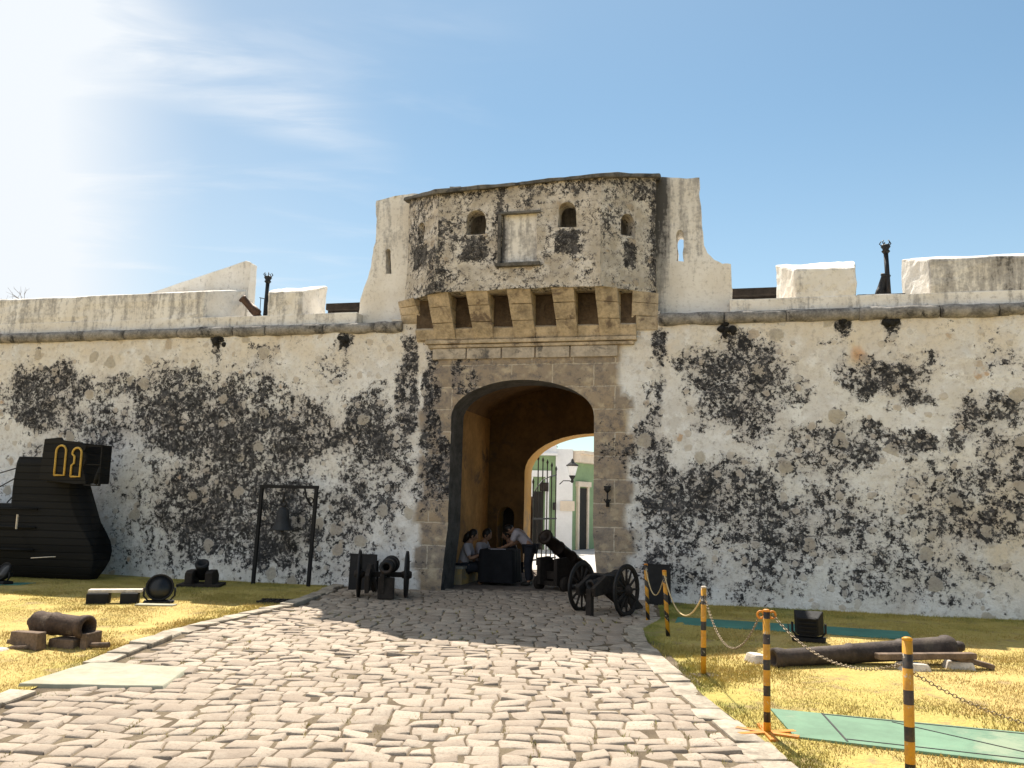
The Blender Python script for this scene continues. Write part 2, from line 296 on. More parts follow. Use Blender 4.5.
# ------------------------------------------------------------------ builders
def frame(o, z, x=None):
    """matrix with local +z along vector z at origin o"""
    z = Vector(z).normalized(); x = Vector(x) if x is not None else (Vector((1, 0, 0)) if abs(z.x) < .9 else Vector((0, 1, 0)))
    y = z.cross(x).normalized(); x = y.cross(z)
    return Matrix(((x.x, y.x, z.x, o[0]), (x.y, y.y, z.y, o[1]), (x.z, y.z, z.z, o[2]), (0, 0, 0, 1)))
def at(x, y, z=0, rz=0, rx=0, ry=0):
    return Matrix.Translation((x, y, z)) @ Matrix.Rotation(rz, 4, 'Z') @ Matrix.Rotation(ry, 4, 'Y') @ Matrix.Rotation(rx, 4, 'X')
I4 = Matrix.Identity(4)
class MB:
    def __init__(s): s.v, s.f, s.sm = [], [], []
    def add(s, vs, fs, M=I4, smooth=False):
        b = len(s.v); s.v += [M @ Vector(v) for v in vs]; s.f += [tuple(b + i for i in f) for f in fs]; s.sm += [smooth] * len(fs); return s
    def hexa(s, c, M=I4):
        return s.add(c, [(0, 3, 2, 1), (4, 5, 6, 7), (0, 1, 5, 4), (1, 2, 6, 5), (2, 3, 7, 6), (3, 0, 4, 7)], M)
    def box(s, c, d, M=I4):
        x, y, z = c; a, b, e = d[0] / 2, d[1] / 2, d[2] / 2
        return s.hexa([(x - a, y - b, z - e), (x + a, y - b, z - e), (x + a, y + b, z - e), (x - a, y + b, z - e), (x - a, y - b, z + e), (x + a, y - b, z + e), (x + a, y + b, z + e), (x - a, y + b, z + e)], M)
    def tube(s, pts, r, n=8, M=I4, smooth=True):
        pts = [Vector(p) for p in pts]; rs = r if isinstance(r, (list, tuple)) else [r] * len(pts); vs, fs = [], []
        prev = None
        for i, p in enumerate(pts):
            t = (pts[min(i + 1, len(pts) - 1)] - pts[max(i - 1, 0)])
            F = frame(p, t, prev); prev = F.to_3x3() @ Vector((1, 0, 0))
            for j in range(n):
                a = 2 * math.pi * j / n; vs.append(F @ Vector((rs[i] * math.cos(a), rs[i] * math.sin(a), 0)))
        for i in range(len(pts) - 1):
            for j in range(n):
                k = (j + 1) % n; fs.append((i * n + j, i * n + k, (i + 1) * n + k, (i + 1) * n + j))
        s.add(vs, fs, M, smooth); b = len(s.v) - len(vs)
        s.f += [tuple(b + j for j in range(n))[::-1], tuple(b + (len(pts) - 1) * n + j for j in range(n))]; s.sm += [False, False]; return s
    def lathe(s, prof, M=I4, n=16, smooth=True):
        vs, fs = [], []
        for r, h in prof:
            for j in range(n):
                a = 2 * math.pi * j / n; vs.append((r * math.cos(a), r * math.sin(a), h))
        for i in range(len(prof) - 1):
            for j in range(n):
                k = (j + 1) % n; fs.append((i * n + j, i * n + k, (i + 1) * n + k, (i + 1) * n + j))
        s.add(vs, fs, M, smooth); b = len(s.v) - len(vs)
        if prof[0][0] > 1e-4: s.f.append(tuple(b + j for j in range(n))[::-1]); s.sm.append(False)
        if prof[-1][0] > 1e-4: s.f.append(tuple(b + (len(prof) - 1) * n + j for j in range(n))); s.sm.append(False)
        return s
    def torus(s, R, r, M=I4, n=18, m=6, sx=1.0):
        vs, fs = [], []
        for i in range(n):
            a = 2 * math.pi * i / n
            for j in range(m):
                b = 2 * math.pi * j / m; q = R + r * math.cos(b); vs.append((q * math.cos(a) * sx, q * math.sin(a), r * math.sin(b)))
        for i in range(n):
            for j in range(m): fs.append((i * m + j, ((i + 1) % n) * m + j, ((i + 1) % n) * m + (j + 1) % m, i * m + (j + 1) % m))
        return s.add(vs, fs, M, True)
    def prism(s, poly, y0, y1, M=I4):
        n = len(poly); vs = [(x, y0, z) for x, z in poly] + [(x, y1, z) for x, z in poly]
        return s.add(vs, [tuple(range(n)), tuple(range(2 * n - 1, n - 1, -1))] + [(i, i + n, (i + 1) % n + n, (i + 1) % n) for i in range(n)], M)
    def ball(s, c, r, M=I4, n=12):
        prof = [(max(1e-5, math.sin(math.pi * i / 8)), -math.cos(math.pi * i / 8)) for i in range(9)]
        r = r if isinstance(r, (tuple, list)) else (r, r, r)
        return s.lathe(prof, M @ Matrix.Translation(c) @ Matrix.Diagonal((*r, 1)), n)
    def build(s, name, mat, parent=None, bevel=0, rough=0, cuts=0, seed=0, attrs=None, loc=None, angle=40):
        me = bpy.data.meshes.new(name); me.from_pydata([tuple(v) for v in s.v], [], s.f)
        me.polygons.foreach_set('use_smooth', s.sm)
        bm = bmesh.new(); bm.from_mesh(me)
        bmesh.ops.remove_doubles(bm, verts=bm.verts, dist=1e-5)
        bmesh.ops.recalc_face_normals(bm, faces=bm.faces)
        if bevel:
            es = [e for e in bm.edges if len(e.link_faces) == 2 and e.calc_face_angle(0) > math.radians(angle)]
            if es: bmesh.ops.bevel(bm, geom=es, offset=bevel, segments=2, profile=.6, affect='EDGES')
        if cuts:
            for _ in range(cuts):
                L = [e for e in bm.edges if e.calc_length() > .16]
                if L: bmesh.ops.subdivide_edges(bm, edges=L, cuts=1, use_grid_fill=True)
            bmesh.ops.triangulate(bm, faces=[f for f in bm.faces if len(f.verts) > 4])
        if rough:
            bm.normal_update()
            for v in bm.verts:
                q = v.co * 3.1 + Vector((seed, 0, 0)); d = noise.noise(q) * .6 + noise.noise(q * 3.3) * .4
                v.co += v.normal * d * rough
        bm.to_mesh(me); bm.free()
        for nm, fn in (attrs or {}).items():
            a = me.attributes.new(nm, 'FLOAT', 'POINT'); a.data.foreach_set('value', [float(fn(v.co)) for v in me.vertices])
        o = bpy.data.objects.new(name, me); COL.objects.link(o); me.materials.append(mat)
        if parent: o.parent = parent
        if loc: o.location = loc
        return o
def tag(o, label=None, cat=None, group=None, kind=None):
    for a, b in (('label', label), ('category', cat), ('group', group), ('kind', kind)):
        if b: o[a] = b
    return o
def thing(name, label, cat, loc=(0, 0, 0), rz=0, group=None):
    o = bpy.data.objects.new(name, None); COL.objects.link(o); o.location = loc; o.rotation_euler = (0, 0, rz); o.empty_display_size = .1
    return tag(o, label, cat, group)
def copy_tree(o, parent=None):
    c = o.copy(); COL.objects.link(c); c.parent = parent
    for ch in list(o.children): copy_tree(ch, c)
    return c
def inpoly(P, poly):
    x, y = P[:, 0], P[:, 1]; r = np.zeros(len(P), bool); n = len(poly)
    for i in range(n):
        x1, y1 = poly[i]; x2, y2 = poly[(i + 1) % n]
        if y1 == y2: continue
        c = (y1 > y) != (y2 > y); r ^= c & (x < (x2 - x1) * (y - y1) / (y2 - y1) + x1)
    return r
def resample(poly, step):
    out = []; n = len(poly)
    for i in range(n):
        a, b = Vector(poly[i]), Vector(poly[(i + 1) % n]); k = max(1, int(math.ceil((b - a).length / step)))
        out += [tuple(a.lerp(b, j / k)) for j in range(k)]
    return out
def segdist(P, poly):
    d = np.full(len(P), 1e9); n = len(poly)
    for i in range(n):
        a = np.array(poly[i]); b = np.array(poly[(i + 1) % n]); ab = b - a; L = ab @ ab
        if L < 1e-12: continue
        t = np.clip(((P - a) @ ab) / L, 0, 1); d = np.minimum(d, np.hypot(*(P - a - t[:, None] * ab).T))
    return d
def sheet(name, outline, holes, step, y0, thick, mat, parent, M=I4, disp=None, attrs=None, edgestep=None, backmat=None, jit=0.0):
    """a wall slab in the x-z plane with real openings; its front is a dense, uneven surface"""
    es = edgestep or step
    loops = [resample(outline, es)] + [resample(h, es) for h in holes]
    V, E = [], []
    for L in loops:
        b = len(V); V += L; E += [(b + i, b + (i + 1) % len(L)) for i in range(len(L))]
    x0, z0 = np.min(outline, 0); x1, z1 = np.max(outline, 0)
    gx, gz = np.meshgrid(np.arange(x0, x1, step), np.arange(z0, z1, step)); G = np.c_[gx.ravel(), gz.ravel()] + rng.uniform(-.3, .3, (gx.size, 2)) * step
    ok = inpoly(G, outline) & (segdist(G, outline) > step * .5)
    for h in holes: ok &= ~inpoly(G, h) & (segdist(G, h) > step * .5)
    V += [tuple(p) for p in G[ok]]
    vo, _, fo, _, _, _ = geometry.delaunay_2d_cdt([Vector(p) for p in V], E, [], 0, 1e-6)
    P = np.array([tuple(p) for p in vo]); T = np.array([f for f in fo if len(f) == 3]); c = P[T].mean(1)
    ok = inpoly(c, outline)
    for h in holes: ok &= ~inpoly(c, h)
    T = T[ok]; n = len(P)
    if jit: P = P + np.array([[jit * (nz(p[0], p[1], 2.3, 71) + .6 * nz(p[0], p[1], 7, 73)), jit * (nz(p[0], p[1], 2.3, 75) + .6 * nz(p[0], p[1], 7, 77))] for p in P])
    dy = np.array([disp(p[0], p[1]) for p in P]) if disp else np.zeros(n)
    cnt = {}
    for t in T:
        for i in range(3):
            e = (int(t[i]), int(t[(i + 1) % 3])); k = tuple(sorted(e)); cnt.setdefault(k, []).append(e)
    bd = [v[0] for v in cnt.values() if len(v) == 1]
    front = [(p[0], y0 - d, p[1]) for p, d in zip(P, dy)]; back = [(p[0], y0 + thick, p[1]) for p in P]
    vs = front + back + front + back
    fs = [tuple(int(i) for i in t) for t in T]; nf = len(fs)
    fs += [tuple(int(i) + n for i in t[::-1]) for t in T]; fs += [(b + 2 * n, a + 2 * n, a + 3 * n, b + 3 * n) for a, b in bd]
    me = bpy.data.meshes.new(name); me.from_pydata([tuple(M @ Vector(v)) for v in vs], [], fs)
    me.polygons.foreach_set('use_smooth', [i < nf for i in range(len(fs))])
    for nm, fn in (attrs or {}).items():
        a = me.attributes.new(nm, 'FLOAT', 'POINT'); q = np.array([fn(p[0], p[1]) for p in P], dtype=np.float32); a.data.foreach_set('value', np.tile(q, 4))
    me.materials.append(mat)
    if backmat:
        me.materials.append(backmat); me.polygons.foreach_set('material_index', [0 if i < nf else 1 for i in range(len(fs))])
    me.update()
    o = bpy.data.objects.new(name, me); COL.objects.link(o); o.parent = parent; return o
def arch(x0, x1, z0, zs, rise, n=14, flare=0):
    c, h = (x0 + x1) / 2, (x1 - x0) / 2
    return [(x0 - flare, z0), (x1 + flare, z0), (x1 + flare * .7, z0 + .5), (x1, z0 + 1.2)][:(4 if flare else 2)] + [(c + h * math.cos(a), zs + rise * math.sin(a)) for a in [math.pi * i / n for i in range(n + 1)]] + ([(x0, z0 + 1.2), (x0 - flare * .7, z0 + .5)] if flare else [])
def nz(x, z, s=1.0, o=0.0): return noise.noise(Vector((x * s + o, z * s, o * .37)))
def smooth(a, b, x):
    t = min(1, max(0, (x - a) / (b - a))); return t * t * (3 - 2 * t)

# ------------------------------------------------------------------ ground, road, street
LEFT_EDGE = [(-6, -3.55), (2, -3.6), (6.5, -3.68), (10, -3.7), (11.6, -3.42), (12.9, -3.05), (15.3, -2.95), (16.4, -2.95)]
RIGHT_EDGE = [(-6, 2.1), (2, 1.95), (5.6, 1.79), (7.4, 1.66), (10.5, 1.63), (11.3, 1.75), (12.3, 2.15), (14.6, 2.5), (16.4, 2.5)]
def edge(tab, y): return float(np.interp(y, [a for a, b in tab], [b for a, b in tab]))
xl = lambda y: edge(LEFT_EDGE, y)
xr = lambda y: edge(RIGHT_EDGE, y)
WALL_A = math.atan(.248)
def wall_y(x): return 15.07 - .248 * x
def wall_pt(u, y, z=0):
    c, s = math.cos(WALL_A), math.sin(WALL_A)
    return Vector((u * c + y * s, 15.07 - u * s + y * c, z))
g = MB()
g.add([(-400, -60, -.06), (400, -60, -.06), (400, 700, -.06), (-400, 700, -.06)], [(0, 1, 2, 3)])
tag(g.build('ground', EARTH), kind='structure')

def lawn(name, inner, sgn, far):
    ys = np.arange(-4, 18.01, .25); vs, fs = [], []
    xs = np.linspace(0, 1, 30) ** 1.6
    gr = []
    for y in ys:
        e = inner(y)
        for t in xs:
            x = e + sgn * t * far; vs.append((x, y, .006 + .022 * (noise.noise(Vector((x * .7, y * .7, 2))) + .5)))
    n = len(xs)
    for j in range(len(ys) - 1):
        for i in range(n - 1): fs.append((j * n + i, j * n + i + 1, (j + 1) * n + i + 1, (j + 1) * n + i))
    m = MB(); m.add(vs, fs, smooth=True)
    return m
def greenness(x, y):
    d = min(abs(x - xl(y)), abs(x - xr(y))); w = wall_y(x) - y
    g_ = .50 * math.exp(-(d / .30) ** 2) + .55 * math.exp(-(w / 2.6) ** 2)
    if x > 0: g_ += .16 * math.exp(-((d - .4) / .5) ** 2)
    return g_ + .35 * noise.noise(Vector((x * .8, y * .8, 4))) - .08
tag(lawn('lawn', lambda y: xl(y) - .12, -1, 14).build('lawn_ground', TURF, attrs={'green': lambda c: greenness(c.x, c.y)}), kind='structure')
tag(lawn('lawn', lambda y: xr(y) + .02, 1, 14).build('lawn_ground', TURF, attrs={'green': lambda c: greenness(c.x, c.y)}), kind='structure')

# ground under the cobbles
vs, fs = [], []
ys = np.arange(-6, 16.01, .5)
for y in ys: vs += [(xl(y) - .3, y, .016), (xr(y) + .12, y, .016)]
fs = [(2 * i, 2 * i + 1, 2 * i + 3, 2 * i + 2) for i in range(len(ys) - 1)]
m = MB(); m.add(vs, fs); tag(m.build('road_bed', DIRT), kind='structure')

# cobbles: every stone a low uneven dome, laid in wandering rows
vs, fs, tone = [], [], []
JOINTS = []
y = -1.5; row = 0
NX, NY = 7, 7
while y < 15.7:
    dy = random.uniform(.15, .23)
    x = xl(y) + .05 + random.uniform(-.05, .05); x_end = xr(y) - (.22 if y < 11.6 else .02)
    while x < x_end - .08:
        w = random.uniform(.13, .28)
        if x + w > x_end - .10: w = x_end - x
        b = len(vs); tn = min(1, max(0, random.gauss(.5, .32))); JOINTS.append((x + random.uniform(-.01, .02), y + random.uniform(-.01, dy))); hh = random.uniform(.013, .028); tx, ty = random.gauss(0, .022), random.gauss(0, .025)
        cut = [random.uniform(.012, .065) for _ in range(4)]
        for j in range(NY):
            for i in range(NX):
                a = min(1, max(0, [0, .035, .085, .5, .915, .965, 1][i])); c = min(1, max(0, [0, .035, .085, .5, .915, .965, 1][j]))
                X = x + .004 + a * (w - .008); Y = y + .004 + c * (dy - .008)
                cr = cut[(0 if a < .5 else 1) + (0 if c < .5 else 2)]
                if (i in (0, NX - 1)) and (j in (0, NY - 1)): X += (cr if a < .5 else -cr); Y += (cr if c < .5 else -cr) * .8
                q = Vector((X * 2.3, Y * 2.3, 0)); X += .045 * noise.noise(q * 1.5); Y += .10 * noise.noise(Vector((X * 1.1, Y * .9, 7))) + .03 * noise.noise(Vector((X * 3.7, Y * 2.1, 3)))
                rim = (i in (0, NX - 1)) or (j in (0, NY - 1))
                r2 = (i in (1, NX - 2)) or (j in (1, NY - 2))
                Z = (0.0 if rim else (hh * .72 if r2 else hh) * (1 - .22 * ((a - .5) ** 2 + (c - .5) ** 2) * 1.6)) + (0 if rim else tx * (a - .5) * w * 3 + ty * (c - .5) * dy * 2 + .006 * noise.noise(Vector((X * 9, Y * 9, 1))))
                vs.append((X, Y, .008 + max(0, Z))); tone.append(tn)
        for j in range(NY - 1):
            for i in range(NX - 1): fs.append((b + j * NX + i, b + j * NX + i + 1, b + (j + 1) * NX + i + 1, b + (j + 1) * NX + i))
        x += w
    y += dy; row += 1
me = bpy.data.meshes.new('cobbled_road'); me.from_pydata(vs, [], fs); me.polygons.foreach_set('use_smooth', [True] * len(fs))
a = me.attributes.new('tone', 'FLOAT', 'POINT'); a.data.foreach_set('value', tone); me.materials.append(COBBLE)
o = bpy.data.objects.new('cobbled_road', me); COL.objects.link(o); tag(o, kind='structure')

# kerbs of long rough stones
def kerb(name, tab, y0, y1, w, side, h, skip=None):
    m = MB(); y = y0
    while y < y1:
        L = random.uniform(.32, .62); 
        if not (skip and skip[0] < y + L / 2 < skip[1]):
            xa, xb = edge(tab, y + .01), edge(tab, y + L - .01); ww = w * random.uniform(.85, 1.12); hh = h * random.uniform(.75, 1.25)
            off = 0 if side < 0 else -ww
            j = lambda: random.uniform(-.015, .015)
            c = [(xa + off + j(), y + .012, -.02), (xa + off + ww + j(), y + .012, -.02), (xb + off + ww + j(), y + L - .012, -.02), (xb + off + j(), y + L - .012, -.02)]
            c += [(p[0] + j() * .8, p[1] + j(), hh + j() * .6) for p in c]
            m.hexa(c)
        y += L
    return tag(m.build(name, KERB, bevel=.018, cuts=2, rough=.014), kind='structure')
kerb('kerb', [(a, b - .22) for a, b in LEFT_EDGE], -2, 15.7, .22, -1, .060, (7.05, 8.15))
kerb('kerb', [(a, b + .03) for a, b in RIGHT_EDGE], -2, 12.2, .25, 1, .030)

BOARDS = [[(2.02, 6.18), (3.9, 5.42), (4.9, 6.05), (2.10, 7.0)], [(2.25, 11.75), (5.05, 10.85), (5.30, 11.55), (2.45, 12.5)], [(-9.1, 14.55), (-8.25, 14.75), (-8.2, 15.15), (-9.1, 15.0)], [(-3.98, 7.18), (-2.78, 7.22), (-2.86, 8.06), (-3.86, 8.22)]]
# grass: short dry blades
def blades(n, zone):
    P = []
    while len(P) < n:
        side = random.random() < .5
        y = 3.6 + (16.4 - 3.6) * random.random() ** 1.25
        x = (xl(y) - .14 - abs(random.random() ** 1.2) * 9.0) if side else (xr(y) + .03 + random.random() ** 1.2 * 8.5)
        if y > wall_y(x) - .05: continue
        if any(inpoly(np.array([[x, y]]), q)[0] for q in BOARDS if (q[0][0] - 2.8 < x < q[0][0] + 3.5)): continue
        if abs(x) > .66 * y + 1.2: continue
        if random.random() > .52 + 1.1 * noise.noise(Vector((x * 1.7, y * 1.7, 9))) + .3 * noise.noise(Vector((x * 5.5, y * 5.5, 4))): continue
        P.append((x, y))
    for jx, jy in JOINTS:                       # weeds in some of the joints between the stones
        if 3.6 < jy < 13 and noise.noise(Vector((jx * .9, jy * .9, 17))) > .12 and random.random() < .55:
            for _ in range(random.randint(4, 14)): P.append((jx + random.gauss(0, .018), jy + random.gauss(0, .05)))
    return np.array(P)
P = blades(220000, None)
G = np.array([greenness(x, y) + (.45 if xl(y) < x < xr(y) else 0) for x, y in P], dtype=np.float32); n = len(P)
a = rng.uniform(0, 2 * np.pi, n); hgt = rng.uniform(.008, .026, n) * (1 + .5 * np.clip(G, 0, 1)); wd = rng.uniform(.003, .006, n); lean = rng.uniform(.2, 1.5, n) * hgt; la = rng.uniform(0, 2 * np.pi, n)
zb = np.full(n, .008) + .012
V = np.zeros((n, 3, 3)); V[:, 0] = np.c_[P[:, 0] - wd * np.cos(a), P[:, 1] - wd * np.sin(a), zb - .012]; V[:, 1] = np.c_[P[:, 0] + wd * np.cos(a), P[:, 1] + wd * np.sin(a), zb - .012]
V[:, 2] = np.c_[P[:, 0] + lean * np.cos(la), P[:, 1] + lean * np.sin(la), zb + hgt]
me = bpy.data.meshes.new('grass'); me.vertices.add(3 * n); me.vertices.foreach_set('co', V.ravel()); me.loops.add(3 * n); me.loops.foreach_set('vertex_index', np.arange(3 * n)); me.polygons.add(n); me.polygons.foreach_set('loop_start', np.arange(0, 3 * n, 3)); me.polygons.foreach_set('loop_total', np.full(n, 3)); me.update(calc_edges=True)
at_ = me.attributes.new('green', 'FLOAT', 'POINT'); at_.data.foreach_set('value', np.repeat(G, 3)); me.materials.append(BLADE)
o = bpy.data.objects.new('grass', me); COL.objects.link(o); tag(o, 'short dry yellow grass on the lawns beside the cobbled road', 'grass', kind='stuff')

# ------------------------------------------------------------------ fortress
ROOT_LOC = (0, 15.07, 0)
def wroot(name, label, cat): return thing(name, label, cat, ROOT_LOC, -WALL_A)
ML = [(-9.95, 3.58, 1.21, 0.63, 1), (-5.95, 3.16, 1.82, 0.89, 1), (-5.5, 1.52, 1.67, 1.15, 0.75), (-2.69, 2.78, 0.63, 0.71, 0.85), (-2.03, 3.61, 0.23, 1.04, 1), (-7.93, 3.77, 0.69, 0.29, 0.8), (-4.32, 1.18, 0.65, 0.83, 0.9), (-2.83, 1.58, 0.59, 0.64, 0.6), (-7.11, 3.56, 0.68, 0.71, 0.8), (-8.8, 3.06, 0.94, 0.51, 0.7), (-4.12, 2.87, 0.83, 0.76, 0.75), (-3.67, 4.11, 0.51, 0.35, 0.5), (-9.45, 2.45, 0.95, 0.41, 0.4), (-7.22, 1.1, 0.67, 0.97, 0.35), (-3.56, 0.47, 1.18, 0.54, 0.35), (-2.16, 1.96, 0.23, 1.28, 0.6), (-5.05, 4.23, 0.25, 0.31, 0.5), (-1.42, 2.87, 0.26, 1.48, 0.9), (-0.83, 3.89, 0.17, 0.28, 0.9), (-1.45, 2.15, 0.38, 0.72, 0.7), (-12.5, 3, 1.4, 1.2, .7)]
MR = [(2.67, 4.26, 0.24, 0.32, 1), (2.57, 2.2, 0.15, 1.89, 0.8), (4.03, 3.64, 0.83, 0.89, 1), (3.38, 3.99, 0.33, 0.35, 0.8), (4.74, 3.3, 0.27, 0.25, 0.95), (6.14, 3.78, 0.72, 0.39, 1), (6.65, 3.45, 0.29, 0.22, 0.8), (3.11, 1.62, 0.68, 0.7, 0.85), (4.0, 1.56, 0.93, 0.79, 0.7), (2.94, 0.47, 0.65, 0.46, 0.55), (5.65, 2.64, 0.54, 0.41, 0.75), (6.58, 2.65, 0.23, 0.22, 0.95), (7.1, 2.65, 0.2, 0.25, 0.9), (7.79, 3.12, 0.63, 0.38, 0.85), (5.39, 1.44, 1.26, 0.67, 0.65), (7.23, 1.79, 0.84, 0.66, 0.65), (6.33, 0.69, 1.69, 0.49, 0.55), (7.89, 2.27, 0.41, 0.93, 0.6), (4.88, 2.56, 0.46, 0.32, 0.5), (2.19, 3.4, 0.24, 0.35, 0.4), (1.8, 2.53, 0.31, 0.52, 0.4), (2.28, 1.69, 0.27, 1.02, 0.6), (4.38, 0.77, 0.76, 0.64, 0.5), (5.39, 4.37, 0.19, 0.14, 0.6), (3.74, 4.33, 0.33, 0.24, 0.7), (7.92, 4.15, 0.28, 0.49, 0.4), (10.5, 2.5, 1.8, 1.4, .6)]
SPOUTS = [(-6.01, 4.63), (-3.28, 4.58), (3.75, 4.60), (6.35, 4.64), (5.59, 4.64)]
BLOBS = ML + MR
def mould(u, z):
    uw = u + .36 * nz(u, z, 1.2, 3) + .20 * nz(u, z, 3.5, 5); zw = z + .36 * nz(u, z, 1.2, 8) + .20 * nz(u, z, 3.5, 9)
    m = 0.0
    for a, b, rx, rz, s in BLOBS:
        if abs(uw - a) > rx * 1.6 or abs(zw - b) > rz * 1.6: continue
        d = ((uw - a) / rx) ** 2 + ((zw - b) / rz) ** 2; m = max(m, s * (1 - smooth(.3, 1.9, d)))
    m *= 1 + .35 * nz(u, z, 2.2, 41)
    for a, b in SPOUTS:
        d = ((u - a) / .16) ** 2 + ((z - b) / .22) ** 2; m = max(m, 1.1 * (1 - smooth(.3, 1.3, d)))
        if z < b: m = max(m, (.62 - .30 * (b - z)) * smooth(.22, .05, abs(u - a + .06 * nz(0, z, 2.0, a))))
    return m + .12 * smooth(4.1, 2.2, z) + (.14 * smooth(3.6, 2.4, z) if -9 < u < -2.2 else 0) + .30 * smooth(3.7, 4.7, z) * max(0, nz(u, 0, 3.2, 61)) - .02 + .22 * nz(u, z, .8, 51)
def stone_mask(u, z):
    j = .10 * nz(u, z, 2.5, 12) + (.07 if int((z + .02) / .405) % 2 else -.04)
    s = 0.0
    if z < 3.45:
        s = max(s, smooth(-1.70, -1.60, u + j) * smooth(-.9, -1.0, u), smooth(1.3, 1.4, u) * smooth(2.20, 2.10, u + j))
    if 3.0 < z < 4.5: s = max(s, smooth(-1.62, -1.52, u + j) * smooth(2.0, 1.9, u + j * .4) * smooth(3.25, 3.4, z + (.3 if -1.2 < u < 1.6 else 0)))
    return s
warm = lambda u, z: smooth(3.4, 4.8, z) * .62 + .06 + .75 * math.exp(-((u - 8.0) / 1.5) ** 2 - ((z - 1.3) / 1.1) ** 2) + 1.5 * math.exp(-((u - 5.83 + .1 * nz(u, z, 5, 3)) / .12) ** 2 - ((z - 4.14 + .12 * nz(u, z, 5, 6)) / .17) ** 2)
def wdisp(u, z):
    d = .035 * nz(u, z, .9, 1) + .022 * nz(u, z, 3.1, 2) + .012 * nz(u, z, 8, 4)
    s = stone_mask(u, z)
    if s > 0: d = d * .6 + .025 * s - .022 * s * (1 - smooth(.0, .05, abs(((z + .2025) % .405) - .2025)))
    return d
WATTR = {'mould': mould, 'stone': stone_mask, 'warm': warm}

def parapet_block(name, parent, fu0, fu1, bu0, bu1, zf, zb, yf=.10, yb=1.25, z0=5.08, mk=.3, seed=0):
    m = MB(); m.hexa([(fu0, yf, z0), (fu1, yf, z0), (bu1, yb, z0), (bu0, yb, z0), (fu0, yf, zf), (fu1, yf, zf), (bu1, yb, zb), (bu0, yb, zb)])
    return m.build(name, LIME, parent, bevel=.035, cuts=4, rough=.045, seed=seed, attrs={'mould': lambda c: mk * smooth(yf + .25, yf + .02, c.y) * (1 + .5 * nz(c.x, 0, .9, seed)) + .1 * smooth(zf - .15, zf, c.z)})
def coping(name, parent, u0_, u1_):
    m = MB(); u = u0_
    while u < u1_ - .05:
        L = min(random.uniform(.7, 1.3), u1_ - u)
        if u1_ - u - L < .3: L = u1_ - u
        r = .105 * random.uniform(.93, 1.06); k = 9; pts = [(u + .006 + (L - .012) * i / k, .0, 4.80 + .012 * nz(u, i, .8, 2)) for i in range(k + 1)]
        m.tube(pts, [r * .93] + [r] * (k - 1) + [r * .93], 12); u += L
    m.box(((u0_ + u1_) / 2, .13, 4.80), (u1_ - u0_, .26, .20))
    return m.build(name, COPING, parent, rough=.035, seed=3)

# left curtain wall
rl = wroot('rampart_wall', 'mottled white rampart with black mould left of the gateway, sloping ramp on top', 'wall')
sheet('wall_face', [(-15, -.1), (-2.2, -.1), (-2.2, 4.8), (-15, 4.8)], [], .075, 0, .5, WALL, rl, disp=wdisp, attrs=WATTR)
coping('coping', rl, -15, -2.12)
m = MB(); m.box((-9.05, .68, 5.0), (11.9, 1.18, .28)); m.build('parapet_base', LIME, rl, bevel=.02, cuts=5, rough=.02, attrs={'mould': lambda c: .25 * (1 + nz(c.x, 0, .8, 3))})
parapet_block('merlon', rl, -15, -6.45, -15, -6.20, 5.68, 5.98, mk=.36, seed=1)
parapet_block('merlon', rl, -5.02, -4.29, -5.62, -4.34, 5.60, 5.98, mk=.30, seed=2)
m = MB(); m.prism([(-9.6, 5.1), (-6.30, 5.1), (-6.30, 6.66), (-6.42, 6.70), (-9.6, 5.85)], 1.45, 1.75); m.build('ramp_parapet', LIME, rl, bevel=.03, cuts=4, rough=.015, attrs={'mould': lambda c: .05})
m = MB(); m.box((-8.6, 3.05, 2.4), (12.8, 5.0, 4.9)); m.build('earth_core', LIME, rl, attrs={'mould': lambda c: .3})
m = MB(); m.box((-3.75, .42, 5.15), (.9, .30, .04)); m.build('embrasure_sill', COPING, rl, bevel=.012, cuts=3, rough=.01)

# right curtain wall
rw = wroot('rampart_wall', 'mottled white rampart with black mould right of the gateway, two broad merlons on top', 'wall')
sheet('wall_face', [(2.48, -.1), (15, -.1), (15, 4.8), (2.48, 4.8)], [], .075, 0, .5, WALL, rw, disp=wdisp, attrs=WATTR)
coping('coping', rw, 2.60, 15)
m = MB(); m.box((9.4, .68, 5.0), (11.2, 1.18, .28)); m.build('parapet_base', LIME, rw, bevel=.02, cuts=5, rough=.02, attrs={'mould': lambda c: .25 * (1 + nz(c.x, 0, .8, 3))})
parapet_block('merlon', rw, 4.88, 5.83, 4.63, 6.00, 5.62, 6.04, mk=.10, seed=3)
parapet_block('merlon', rw, 6.98, 15, 6.76, 15, 5.70, 6.05, mk=.50, seed=4)
m = MB(); m.box((9.0, 3.05, 2.4), (12.0, 5.0, 4.9)); m.build('earth_core', LIME, rw, attrs={'mould': lambda c: .3})
m = MB(); m.box((6.25, .5, 5.16), (.75, .5, .06)); m.build('embrasure_sill', COPING, rw, bevel=.012, cuts=3, rough=.01)

# gatehouse
gt = wroot('gatehouse', 'tall stone gatehouse with arched passage and a projecting bay on corbels', 'gatehouse')
GATE = arch(-1.11, 1.49, -.1, 3.12, .65, 22, .10)
sheet('portal_wall', [(-2.35, -.1), (2.62, -.1), (2.62, 4.95), (-2.35, 4.95)], [GATE],   .06, -.006, .72, WALL, gt, disp=wdisp, attrs=WATTR, edgestep=.05, backmat=REVEAL)
